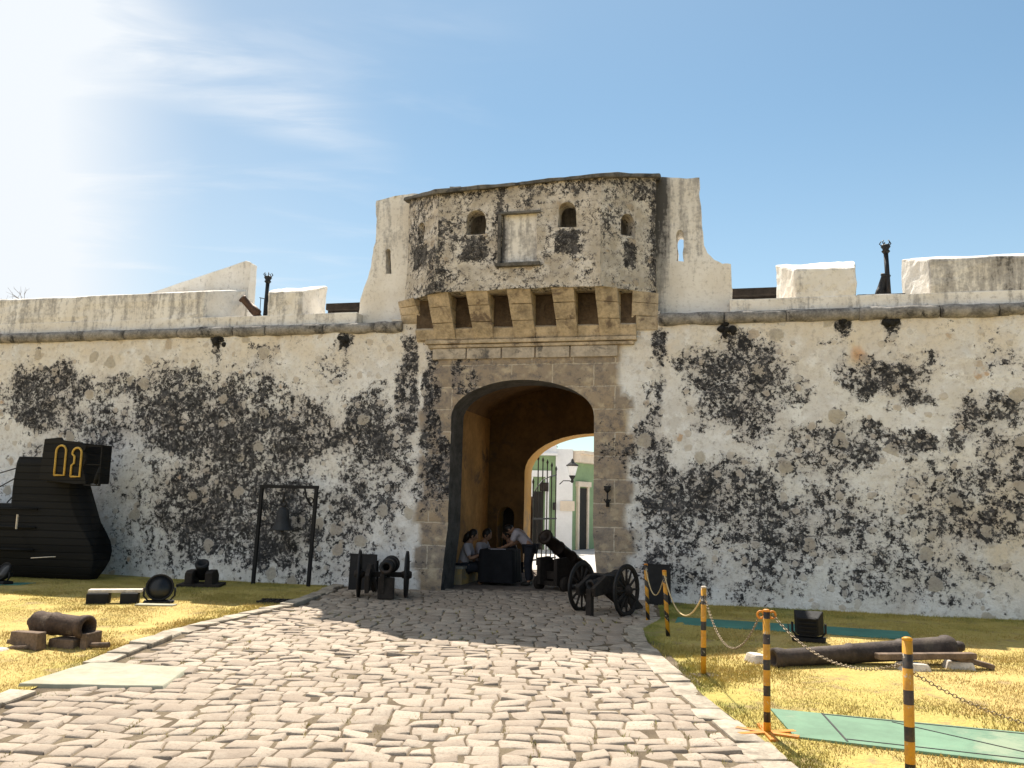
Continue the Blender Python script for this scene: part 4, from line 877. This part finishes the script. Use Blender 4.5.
# garrison gun inside the passage, muzzle raised
gg = thing('garrison_cannon', 'cannon with its muzzle raised on a low block carriage inside the archway', 'cannon', (1.08, 16.25, 0), math.radians(-42), CANW)
for x in (-.2, .2): m = MB(); m.prism([(-.55, .12), (-.55, .60), (-.25, .62), (-.1, .52), (.1, .50), (.15, .38), (.42, .36), (.48, .24), (.60, .22), (.60, .12)], x - .04, x + .04, Matrix.Rotation(math.pi / 2, 4, 'Z')); m.build('cheek', TIMBER, gg, bevel=.01)
for y_ in (-.38, .42):
    m = MB(); m.box((0, y_, .14), (.66, .08, .08)); m.build('axle', TIMBER, gg)
    for x in (-.31, .31): m = MB(); m.lathe([(.03, -.035), (.135, -.035), (.14, -.02), (.14, .02), (.135, .035), (.03, .035)], frame((x, y_, .14), (1, 0, 0)), 18); m.build('truck_wheel', TIMBER, gg)
m = MB(); m.lathe(barrel_prof(1.28, .145, .115), frame((0, .5, .38), (0, -1, .55)), 18); m.build('barrel', simple('black_brown_iron', (.030, .020, .015), .55, .4, 6, .4, .4, .4), gg)
m = MB(); m.box((0, -.1, .28), (.4, .5, .14)); m.build('bed', TIMBER, gg, bevel=.01)
# field gun seen from the end on the left of the arch
lg = thing('field_cannon', 'black two-wheeled cannon seen end-on before the left gate pier', 'cannon', (-2.04, 14.22, 0), math.radians(3), CANW)
for x in (-.385, .385): wheel(lg, (x, -.02, .385), (1, .06 if x < 0 else .0, 0), .38, 12, .055)
m = MB(); m.box((0, 0, .385), (.86, .08, .08)); m.build('axle', TIMBER, lg, bevel=.01)
for x in (-.03, .21): m = MB(); m.prism([(-.5, .40), (-.15, .56), (.15, .54), (.30, .46), (.95, .08), (.95, .0), (.80, .0), (.10, .26), (-.45, .12)], x - .035, x + .035, Matrix.Rotation(math.pi / 2, 4, 'Z')); m.build('cheek', TIMBER, lg, bevel=.01)
m = MB(); m.lathe(barrel_prof(1.0, .13, .09), frame((.09, .45, .52), (0, -1, .02)), 18); m.build('barrel', IRON, lg)
m = MB(); m.box((.09, -.38, .20), (.26, .12, .34)); m.build('transom', TIMBER, lg, bevel=.02)
# mortar on the shaded lawn
mo = thing('mortar', 'small black mortar between two block cheeks on the shaded lawn by the wall', 'mortar', (-5.38, 15.30, 0), math.radians(6), CANW)
for x in (-.17, .17): m = MB(); m.prism([(-.26, .04), (-.26, .26), (-.15, .30), (.12, .30), (.26, .20), (.26, .04)], x - .065, x + .065, Matrix.Rotation(math.pi / 2, 4, 'Z')); m.build('cheek', TIMBER, mo, bevel=.015)
m = MB(); m.box((0, 0, .04), (.72, .56, .06)); m.build('bed', TIMBER, mo, bevel=.01)
m = MB(); m.lathe([(.0001, -.02), (.09, 0), (.11, .05), (.105, .22), (.12, .26), (.12, .31), (.075, .31), (.07, .12), (.0001, .10)], frame((0, .08, .16), (0, -.5, .8)), 18); m.build('barrel', IRON, mo)
# rusty short cannon on timber blocks, left lawn
lc = thing('lawn_cannon', 'short rusty cannon resting on thick timber blocks on the sunny left lawn', 'cannon', (-4.62, 9.10, 0), math.radians(-14), CANW)
m = MB(); m.lathe([(.0001, -.10), (.05, -.09), (.06, -.05), (.115, .0), (.122, .03), (.115, .06), (.112, .22), (.12, .23), (.12, .26), (.110, .27), (.104, .58), (.116, .60), (.122, .66), (.12, .69), (.078, .69), (.074, .40), (.0001, .38)], frame((-.36, .06, .235), (1, -.10, -.01)), 22); m.build('barrel', RUST, lc, cuts=1, rough=.006)
m = MB(); m.hexa([(-.44, -.20, .04), (.02, -.34, .02), (.02, -.20, .02), (-.44, -.08, .04), (-.44, -.20, .17), (.02, -.34, .20), (.02, -.22, .20), (-.44, -.10, .17)]); m.build('timber_block', GREYWOOD, lc, bevel=.012, cuts=2, rough=.006)
m = MB(); m.box((.33, .02, .09), (.07, .26, .17), at(0, 0, 0, .1)); m.build('timber_block', GREYWOOD, lc, bevel=.012)
m = MB(); m.box((.10, .0, .06), (.30, .22, .10)); m.build('timber_block', GREYWOOD, lc, bevel=.012)
for q_, r_ in (([(-.60, -.05, .03), (-.38, .02, .06), (-.30, .1, .05)], .035), ([(-.30, -.32, .03), (-.02, -.26, .05)], .028), ([(.36, .0, .05), (.56, .04, .06)], .03)): m = MB(); m.tube(q_, r_, 6); m.build('wedge', GREYWOOD, lc)
tag(MB().hexa([(-5.40, 8.72, -.01), (-4.98, 8.66, -.01), (-4.96, 8.84, -.01), (-5.42, 9.0, -.01), (-5.38, 8.74, .05), (-5.02, 8.69, .04), (-5.0, 8.82, .045), (-5.38, 8.96, .05)]).build('flat_stone', STONEWHITE, bevel=.012, cuts=2, rough=.01), 'flat pale stone in the grass left of the short rusty cannon', 'stone')
# long cannon on stones, right lawn
rc = thing('lawn_cannon', 'long dark cannon with a long muzzle lying across pale stones on the right lawn', 'cannon', (3.62, 9.02, 0), 0, CANW)
d_ = Vector((-2.0, -.42, -.085)); L_ = d_.length; p_ = Vector((1.08, .26, .185))
m = MB(); m.lathe([(.0001, -.16), (.05, -.15), (.06, -.11), (.04, -.07), (.11, -.02), (.128, .02), (.128, .07), (.114, .09), (.11, .55), (.118, .56), (.118, .60), (.104, .62), (.098, 1.15), (.105, 1.16), (.105, 1.20), (.092, 1.22), (.086, L_ * .93), (.104, L_ * .97), (.102, L_), (.062, L_), (.06, L_ * .8), (.0001, L_ * .78)], frame(p_, d_), 22); rcb = m.build('barrel', simple('dark_brown_iron', (.058, .043, .036), .75, .45, 6, .2, .3, .6, dirt=(.10, .078, .06)), rc)
m = MB(); m.tube([(.50, -.06, .16), (.54, .34, .18)], .035, 10); m.build('trunnion', RUST, rcb)
m = MB(); m.box((0, 0, 0), (1.05, .10, .06), at(.66, -.08, .145, .10, 0, -.01)); m.box((0, 0, 0), (.42, .14, .05), at(1.16, .0, .09, -.1, 0, .22)); m.build('timber_rail', GREYWOOD, rc, bevel=.01)
def support_stone(x, y, w, name, lab, rz=0):
    m = MB(); m.hexa([(-w, -.11, -.02), (w, -.12, -.02), (w * .95, .13, -.02), (-w, .12, -.02), (-w * .72, -.08, .10), (w * .78, -.09, .09), (w * .7, .10, .095), (-w * .7, .10, .10)]); o = m.build(name, STONEWHITE, bevel=.03, cuts=3, rough=.025, seed=x); o.location = (x, y, 0); o.rotation_euler = (0, 0, rz); return tag(o, lab, 'stone')
support_stone(4.10, 8.86, .17, 'support_stone', 'pale stone under the middle of the long lawn cannon', .1); support_stone(4.66, 9.05, .16, 'support_stone', 'pale stone under the breech end of the long lawn cannon', -.2)
support_stone(2.62, 9.15, .10, 'loose_stone', 'small pale stone in the grass between the posts and the long cannon', .3)

# ------------------------------------------------------------------ floodlights and boards
def floodlight(name, label, loc, rz, r, tilt=.35, round_=True):
    t = thing(name, label, 'floodlight', loc, rz)
    h = r * 1.25; F = frame((0, 0, h), (0, -math.cos(tilt), math.sin(tilt)))
    if round_:
        m = MB(); m.lathe([(.0001, -r * .75), (r * .45, -r * .68), (r * .8, -r * .4), (r * .98, -.02), (r * 1.04, .0), (r * 1.04, r * .16), (r * .94, r * .17), (r * .9, r * .10)], F, 24)
        m.lathe([(r * .35, -r * .8), (r * .3, -r * .95), (.0001, -r)], F, 12); m.build('housing', BLACKPAINT, t)
        m = MB(); m.lathe([(.0001, r * .12), (r * .9, r * .10), (r * .9, r * .05)], F, 24); m.build('lens', GLASS, t)
    else:
        m = MB(); m.hexa([F @ Vector(p) for p in [(-r * .72, -r * .62, -r * .75), (r * .72, -r * .62, -r * .75), (r * .72, r * .62, -r * .75), (-r * .72, r * .62, -r * .75), (-r, -r * .85, r * .2), (r, -r * .85, r * .2), (r, r * .85, r * .2), (-r, r * .85, r * .2)]])
        for i in range(5): m.box((0, -r * .6 + i * r * .3, -r * .78), (r * 1.2, r * .05, r * .2), F)
        m.build('housing', BLACKPAINT, t, bevel=.012)
        m = MB(); m.box((0, 0, r * .215), (r * 1.75, r * 1.45, .012), F); m.build('lens', GLASS, t)
    m = MB(); m.tube([(-r * 1.12, 0, h), (-r * 1.12, 0, h * .5), (-r * .8, 0, .05), (r * .8, 0, .05), (r * 1.12, 0, h * .5), (r * 1.12, 0, h)], .014, 6); m.build('yoke', IRON, t)
    m = MB(); m.box((0, 0, .025), (r * 2.2, r * 1.1, .05)); m.build('base', BLACKPAINT, t, bevel=.01); return t
floodlight('floodlight', 'round black floodlight beside the pale plank on the left lawn', (-5.13, 12.85, 0), math.radians(18), .19, .30)
floodlight('floodlight', 'boxy black floodlight by the dark green strip on the right lawn', (3.64, 10.52, .03), math.radians(155), .17, .25, False)
floodlight('floodlight', 'dark round floodlight on the green board before the ship', (-8.62, 14.85, .03), math.radians(-30), .16, .5)
tag(MB().box((-5.02, 12.48, .02), (.55, .16, .05), I4).build('cable_slab', CONCRETE, bevel=.01), 'flat slab of concrete in the grass in front of the round floodlight', 'slab')
pl = thing('plank_bench', 'pale plank lying across black ballast boxes beside the round floodlight', 'plank', (-5.78, 12.72, 0), math.radians(16))
m = MB(); m.box((.06, 0, .19), (.72, .20, .045)); m.build('plank', STONEWHITE, pl, bevel=.008)
for x, w in ((-.16, .30), (.26, .24)): m = MB(); m.box((x, -.02, .085), (w, .26, .16)); m.build('ballast_box', BLACKPAINT, pl, bevel=.02)
def board(name, label, quad, th, mat, seams=()):
    """flat walkway board: quad of ground points, raised on a thin edge"""
    q = [Vector((*p, 0)) for p in quad]; t = thing(name, label, 'board', (q[0].x, q[0].y, 0))
    o0 = q[0].copy(); q = [p - o0 for p in q]
    m = MB(); m.hexa([(p.x, p.y, -.01) for p in q] + [(p.x, p.y, th) for p in q]); m.build('panel', mat, t, bevel=.006)
    for (a_, b_) in seams:
        A2 = q[0].lerp(q[1], a_[0]).lerp(q[3].lerp(q[2], a_[0]), a_[1]); B2 = q[0].lerp(q[1], b_[0]).lerp(q[3].lerp(q[2], b_[0]), b_[1])
        dv = B2 - A2; c_ = (A2 + B2) / 2; m = MB(); m.box((0, 0, 0), (dv.length, .014, .006), at(c_.x, c_.y, th + .0005, math.atan2(dv.y, dv.x))); m.build('seam', IRON, t)
    return t
board('ground_board', 'wide pale green ground board at the front of the right lawn', [(2.02, 6.18), (3.9, 5.42), (4.9, 6.05), (2.10, 7.0)], .035, GREENBOARD, [((.17, .02), (.13, .98)), ((.72, .02), (.62, .98)), ((.13, .95), (.62, .93)), ((.17, .10), (.95, .12)), ((.3, .9), (.75, .2))])
board('ground_board', 'long dark green board on the shaded right lawn below the wall', [(2.25, 11.75), (5.05, 10.85), (5.30, 11.55), (2.45, 12.5)], .03, DARKGREEN, [((.5, .0), (.5, 1.0))])
board('ground_board', 'dark green board under the floodlight before the ship', [(-9.1, 14.55), (-8.25, 14.75), (-8.2, 15.15), (-9.1, 15.0)], .03, DARKGREEN)
def panel_sign(label, u, y, w, h, lean):
    t = thing('display_board', label, 'board', wall_pt(u, y), -WALL_A)
    m = MB(); m.box((0, 0, h / 2), (w, .035, h), at(0, 0, 0, 0, lean)); m.build('panel', BLACKBOARD, t, bevel=.006)
    m = MB(); m.box((-w * .47, .16, h * .4), (.035, .035, h * .8), at(0, 0, 0, 0, -lean * 2)); m.box((w * .47, .16, h * .4), (.035, .035, h * .8), at(0, 0, 0, 0, -lean * 2)); m.build('strut', TIMBER, t)
panel_sign('black board leaning near the yellow posts right of the gate', 2.62, -.42, .36, .66, -.06)
panel_sign('black board standing behind the end-on cannon left of the gate', -2.52, -.45, .50, .64, -.06)
gd = MB()
for i in range(7): gd.box((-.24 + i * .08, 0, .02), (.03, .30, .03))
gd.box((0, -.15, .02), (.56, .03, .035)); gd.box((0, .15, .02), (.56, .03, .035))
o = gd.build('drain_grate', IRON); o.location = (-3.50, 13.3, .01); tag(o, 'dark drain grate in the shaded grass by the left kerb', 'grate')
tag(MB().hexa([(-3.98, 7.18, -.02), (-2.78, 7.22, -.02), (-2.86, 8.06, -.02), (-3.86, 8.22, -.02), (-3.96, 7.20, .05), (-2.81, 7.25, .046), (-2.89, 8.03, .046), (-3.84, 8.19, .05)]).build('concrete_slab', CONCRETE, bevel=.012, cuts=3, rough=.008), kind='structure')

# ------------------------------------------------------------------ yellow and black posts, ropes and chains
PG = 'striped posts along the right edge of the road'
def post(label, x, y, h, r, mat, dx=0.0, ring=False, foot=None, cap=None):
    t = thing('barrier_post', label, 'post', (x, y, 0), 0, PG)
    m = MB(); m.tube([(0, 0, 0), (dx * .5, 0, h * .5), (dx, 0, h)], r, 16); m.build('tube', mat, t)
    m = MB(); m.lathe([(r * 1.02, 0), (r * 1.02, .012), (r * .6, .018), (.0001, .02)], at(dx, 0, h - .004), 14); m.build('cap', cap or ORANGE, t)
    if ring:
        for s in (-1, 1): m = MB(); m.torus(.024, .008, frame((dx + s * .042, 0, h - .025), (0, 1, 0)), 14, 6); m.build('ring', ORANGE, t)
    if foot == 'sticks':
        for a_ in (.25, -.5, 1.5): m = MB(); m.box((0, 0, .022), (.44, .055, .03), at(0, 0, .003 * abs(a_), a_)); m.build('foot', ORANGE, t, bevel=.006)
    elif foot: m = MB(); m.box((.02, 0, .012), (.24, .16, .02), at(0, 0, 0, .3)); m.build('foot', RUST, t, bevel=.004)
    return t
POSTS = [(2.18, 4.79, .905, .027), (1.86, 6.28, .865, .025), (1.88, 8.36, .83, .026), (1.98, 10.71, .80, .027), (1.96, 12.11, .78, .027)]
post('nearest striped post with short black bands, rising from below the picture edge', *POSTS[0], stripe_material(.19, .40, .026, 0), dx=.015, cap=YELLOW)
post('striped post with two chain rings and crossed orange feet', *POSTS[1], stripe_material(.178, .40, .427, 0), dx=.01, ring=True, foot='sticks')
post('striped post with worn white paint and a rusty base plate', *POSTS[2], stripe_material(.24, .34, .2, 0, (.6, .55, .48)), dx=.01, foot='plate', cap=STONEWHITE)
post('striped post with spiral black bands, where the rope starts to sag, on the grass corner', *POSTS[3], stripe_material(.21, .42, .3, 1.0), dx=-.045)
post('farthest striped post, in front of the black board by the wall', *POSTS[4], stripe_material(.21, .42, .1, 1.0), dx=-.03)
def top(i, dz): return Vector((POSTS[i][0] + [.015, .01, .01, -.045, -.03][i], POSTS[i][1], POSTS[i][2] - dz))
def sag(a_, b_, s, n): return [a_.lerp(b_, i / n) - Vector((0, 0, s * 4 * (i / n) * (1 - i / n))) for i in range(n + 1)]
def rope(label, a_, b_, s):
    m = MB(); m.tube(sag(a_, b_, s, 26), .008, 7); return tag(m.build('rope', ROPE), label, 'rope')
rope('pale rope hanging between the two farthest striped posts', top(4, .05), top(3, .05), .30); rope('pale rope sagging deeply from the spiral striped post to the worn striped post', top(3, .04), top(2, .05), .34)
def chain(label, a_, b_, s, mat=CHAIN):
    pts = sag(a_, b_, s, 200); d = [0]
    for i in range(200): d.append(d[-1] + (pts[i + 1] - pts[i]).length)
    m = MB(); pitch = .026; k = int(d[-1] / pitch)
    for i in range(k + 1):
        q = i * pitch; j = min(199, int(np.searchsorted(d, q, 'right') - 1)); p = pts[j].lerp(pts[j + 1], (q - d[j]) / max(1e-6, d[j + 1] - d[j])); tdir = (pts[j + 1] - pts[j]).normalized()
        side = tdir.cross(Vector((0, 0, 1))).normalized(); up = side.cross(tdir)
        nrm = up if i % 2 else side
        m.torus(.0098, .0024, frame(p, nrm, tdir), 8, 4, 1.65)
    return tag(m.build('chain', mat), label, 'chain')
chain('chain hanging from the worn striped post down to the post with chain rings', top(2, .05), top(1, .03) + Vector((-.05, 0, 0)), .36)
chain('chain hanging in front of the long lawn cannon', top(1, .03) + Vector((.05, 0, 0)), top(0, .12), .16)
chain('chain running from the nearest striped post across the pale green board', top(0, .16), Vector((3.55, 5.05, .36)), .10)

# wall sconce on the right gate pier
sc = thing('wall_sconce', 'black iron torch bracket fixed to the right gate pier', 'sconce', wall_pt(1.74, -.06, 1.56), -WALL_A); sc.scale = (.8, .8, .8)
m = MB(); m.tube([(0, 0, .02), (0, -.05, .10), (0, -.06, .36)], .016, 7); m.build('stem', IRON, sc)
m = MB(); m.lathe([(.02, .30), (.075, .36), (.065, .40), (.085, .44), (.06, .44)], at(0, -.06), 10); m.build('cup', IRON, sc)
m = MB(); m.tube([(-.07, -.04, .16), (-.03, -.05, .10), (.03, -.05, .10), (.07, -.04, .16)], .014, 6); m.box((0, .02, .08), (.07, .04, .16)); m.build('bracket', IRON, sc)

# ------------------------------------------------------------------ people at the table in the passage
def skin_mesh(joints, edges, mat, name, parent, sub=2):
    me = bpy.data.meshes.new(name); me.from_pydata([j[:3] for j in joints], [], edges)
    ob = bpy.data.objects.new(name, me); COL.objects.link(ob)
    md = ob.modifiers.new('skin', 'SKIN'); md.use_smooth_shade = True
    for v, j in zip(me.skin_vertices[0].data, joints): v.radius = (j[3], j[4] if len(j) > 4 else j[3])
    me.skin_vertices[0].data[0].use_root = True
    s_ = ob.modifiers.new('sub', 'SUBSURF'); s_.levels = sub; s_.render_levels = sub
    dg = bpy.context.evaluated_depsgraph_get(); new = bpy.data.meshes.new_from_object(ob.evaluated_get(dg))
    bpy.data.objects.remove(ob); new.name = name; new.materials.clear(); new.materials.append(mat); new.polygons.foreach_set('use_smooth', [True] * len(new.polygons))
    o = bpy.data.objects.new(name, new); COL.objects.link(o); o.parent = parent; return o
def person(label, loc, rz, J, skirt, hair_long, top=None):
    """J: joints in a frame where +x is the way the person faces"""
    t = thing('person', label, 'person', loc, rz); V = Vector
    pel, chest, neck, head = V(J['pelvis']), V(J['chest']), V(J['neck']), V(J['head'])
    js = [(*pel, .12, .10), (*pel.lerp(chest, .5), .11, .095), (*chest, .13, .10), (*neck, .055), (*neck.lerp(head, .6), .055)]
    es = [(0, 1), (1, 2), (2, 3), (3, 4)]
    for s in (0, 1):
        sh_, el, wr = V(J['sh'][s]), V(J['el'][s]), V(J['wr'][s]); hp, kn, an, toe = (V(J[k_][s]) for k_ in ('hip', 'knee', 'ankle', 'toe'))
        b = len(js); js += [(*sh_, .058), (*el, .042), (*wr, .028), (*(wr + (wr - el).normalized() * .07), .032)]; es += [(2, b), (b, b + 1), (b + 1, b + 2), (b + 2, b + 3)]
        b = len(js); js += [(*hp, .085), (*kn, .062), (*an, .042), (*toe, .035)]; es += [(0, b), (b, b + 1), (b + 1, b + 2), (b + 2, b + 3)]
    body = skin_mesh(js, es, SKIN, 'body', t)
    # head with face, and five-fingered hands, joined into the body mesh
    F = (head - neck).normalized(); fx = V(J.get('look', (1, 0, -.25))).normalized(); H = frame(head, F, fx)
    m = MB(); m.ball((0, 0, .0), (.088, .074, .112), H, 14); m.ball((.092, 0, -.015), (.018, .014, .024), H, 8)
    for s in (-1, 1): m.ball((0, s * .074, -.01), (.02, .010, .03), H, 8); m.ball((.078, s * .030, .012), (.010, .014, .008), H, 8)
    m.ball((.076, 0, -.058), (.012, .024, .008), H, 8)
    for s in (0, 1):
        el, wr = V(J['el'][s]), V(J['wr'][s]); d = (wr - el).normalized(); sd_ = d.cross(V((0, 0, 1))).normalized(); hand = frame(wr + d * .07, d, sd_)
        m.ball((0, 0, .01), (.042, .018, .045), hand, 10)
        for i in range(4): L = (.07, .08, .075, .06)[i]; x = -.03 + .02 * i; m.tube([(x, 0, .03), (x * 1.1, -.008, .03 + L * .5), (x * 1.1, -.03, .03 + L * .85)], [.010, .009, .007], 6, hand)
        m.tube([(-.035, 0, -.01), (-.062, -.01, .02), (-.060, -.025, .05)], [.012, .010, .008], 6, hand)
    hd = m.build('tmp', SKIN)
    bm = bmesh.new(); bm.from_mesh(body.data); bm.from_mesh(hd.data); bm.to_mesh(body.data); bm.free(); bpy.data.objects.remove(hd)
    body.data.polygons.foreach_set('use_smooth', [True] * len(body.data.polygons))
    # clothes
    js = [(*(pel - (chest - pel).normalized() * .05), .150, .125), (*pel.lerp(chest, .5), .135, .115), (*chest, .155, .12), (*chest.lerp(neck, .7), .075)]; es = [(0, 1), (1, 2), (2, 3)]
    for s in (0, 1):
        sh_, el = V(J['sh'][s]), V(J['el'][s]); b = len(js); js += [(*sh_, .078), (*sh_.lerp(el, .85), .062)]; es += [(2, b), (b, b + 1)]
    skin_mesh(js, es, top or BLOUSE, 'shirt', t)
    js = [(*(pel + V((0, 0, .03))), .15, .125)]; es = []
    for s in (0, 1):
        hp, kn, an = (V(J[k_][s]) for k_ in ('hip', 'knee', 'ankle')); b = len(js)
        js += [(*hp, .11), (*kn, .10 if skirt else .082)]; es += [(0, b), (b, b + 1)]
        js.append((*kn.lerp(an, .45 if skirt else .93), .095 if skirt else .070)); es.append((b + 1, b + 2))
    skin_mesh(js, es, DARKCLOTH, 'skirt' if skirt else 'trousers', t)
    for s in (0, 1):
        an, toe = V(J['ankle'][s]), V(J['toe'][s]); m = MB(); m.tube([an + (an - toe) * .25 - V((0, 0, .02)), an.lerp(toe, .4) - V((0, 0, .01)), toe + (toe - an) * .35], [.045, .05, .035], 10); m.build('shoe', SHOE, t)
    m = MB(); m.ball((-.018, 0, .018), (.096, .086, .112), H, 14)
    if hair_long: m.tube([H @ V((-.07, 0, .02)), H @ V((-.11, 0, -.08)), H @ V((-.12, 0, -.20))], [.06, .065, .03], 10)
    m.build('hair', HAIR, t); return t
SEAT = dict(pelvis=(0, 0, .40), chest=(.10, 0, .74), neck=(.16, 0, .88), head=(.21, 0, 1.0), sh=((.10, .17, .80), (.10, -.17, .80)), el=((.20, .21, .56), (.20, -.21, .56)), wr=((.42, .12, .66), (.42, -.12, .66)), hip=((.02, .09, .38), (.02, -.09, .38)), knee=((.42, .11, .40), (.42, -.11, .40)), ankle=((.38, .11, .06), (.38, -.11, .06)), toe=((.50, .12, .03), (.50, -.12, .03)), look=(1, 0, -.4))
STAND = dict(pelvis=(0, 0, .82), chest=(.24, 0, 1.10), neck=(.36, 0, 1.17), head=(.46, 0, 1.17), sh=((.27, .18, 1.11), (.27, -.18, 1.11)), el=((.34, .24, .88), (.34, -.24, .88)), wr=((.54, .14, .80), (.54, -.14, .80)), hip=((-.01, .09, .79), (-.01, -.09, .79)), knee=((.03, .10, .44), (.05, -.10, .44)), ankle=((-.02, .10, .07), (.0, -.10, .07)), toe=((.11, .11, .03), (.13, -.11, .03)), look=(.6, 0, -.8))
person('seated person with long dark hair and white blouse, nearest the side wall', (-.90, 16.95, -.06), math.radians(-8), SEAT, True, True)
person('seated person in white blouse with hands raised, next to the black table', (-.62, 17.45, -.06), math.radians(-25), SEAT, True, False)
st_ = person('person in white shirt and dark trousers leaning over the black table', (.42, 16.75, .02), math.radians(165), STAND, False, False); st_.scale = (.92, .92, .90)
person('dark-haired person in dark clothes seated on the far side of the black table', (.16, 17.62, -.06), math.radians(-165), SEAT, False, False, DARKCLOTH)
tb = thing('table', 'small table under a black cloth in the passage', 'table', (-.16, 16.85, .02), -WALL_A)
m = MB(); m.box((0, 0, .66), (.62, .6, .03)); m.build('tabletop', TABLECLOTH, tb, bevel=.008)
vs, fs = [], []; NP = 48
for k_, (z, f) in enumerate(((.675, .0), (.677, .98), (.65, 1.04), (.35, 1.07), (.06, 1.10))):
    for i in range(NP):
        a_ = 2 * math.pi * i / NP; c_, s_ = math.cos(a_), math.sin(a_); q = 1 / max(abs(c_), abs(s_)); w_ = 1 + (.04 * math.sin(a_ * 11) * (k_ - 1) / 3 if k_ > 1 else 0); vs.append((.32 * c_ * q * f * w_, .31 * s_ * q * f * w_, z))
for k_ in range(4):
    for i in range(NP): j = (i + 1) % NP; fs.append((k_ * NP + i, k_ * NP + j, (k_ + 1) * NP + j, (k_ + 1) * NP + i))
m = MB(); m.add(vs, fs, smooth=True); m.build('tablecloth', TABLECLOTH, tb)
tag(MB().box((0, 0, 0), (.30, .22, .012), at(-.22, 16.72, .72 - .02, .3)).build('paper_sheet', BLOUSE), 'white sheet of paper on the black table', 'paper')
so = thing('stool', 'low dark stool under the person on the far side of the table', 'stool', (.17, 17.62, .02))
m = MB(); m.lathe([(.16, .25), (.17, .27), (.17, .30), (.0001, .305)], n=16); m.build('seat', TIMBER, so)
for a_ in (.6, 2.2, 3.8, 5.3): m = MB(); m.tube([(.15 * math.cos(a_), .15 * math.sin(a_), 0), (.11 * math.cos(a_), .11 * math.sin(a_), .26)], .018, 6); m.build('leg', TIMBER, so)
so.location = (.16, 17.64, 0)
bn = thing('bench', 'low ochre masonry bench along the passage wall', 'bench', wall_pt(-1.42, 2.3), -WALL_A)
m = MB(); m.box((0, 0, .16), (.44, 2.2, .32)); m.build('base', OCHRE, bn, bevel=.015, cuts=2, rough=.01); m = MB(); m.box((.01, 0, .34), (.48, 2.24, .05)); m.build('seat', SILL, bn, bevel=.01)
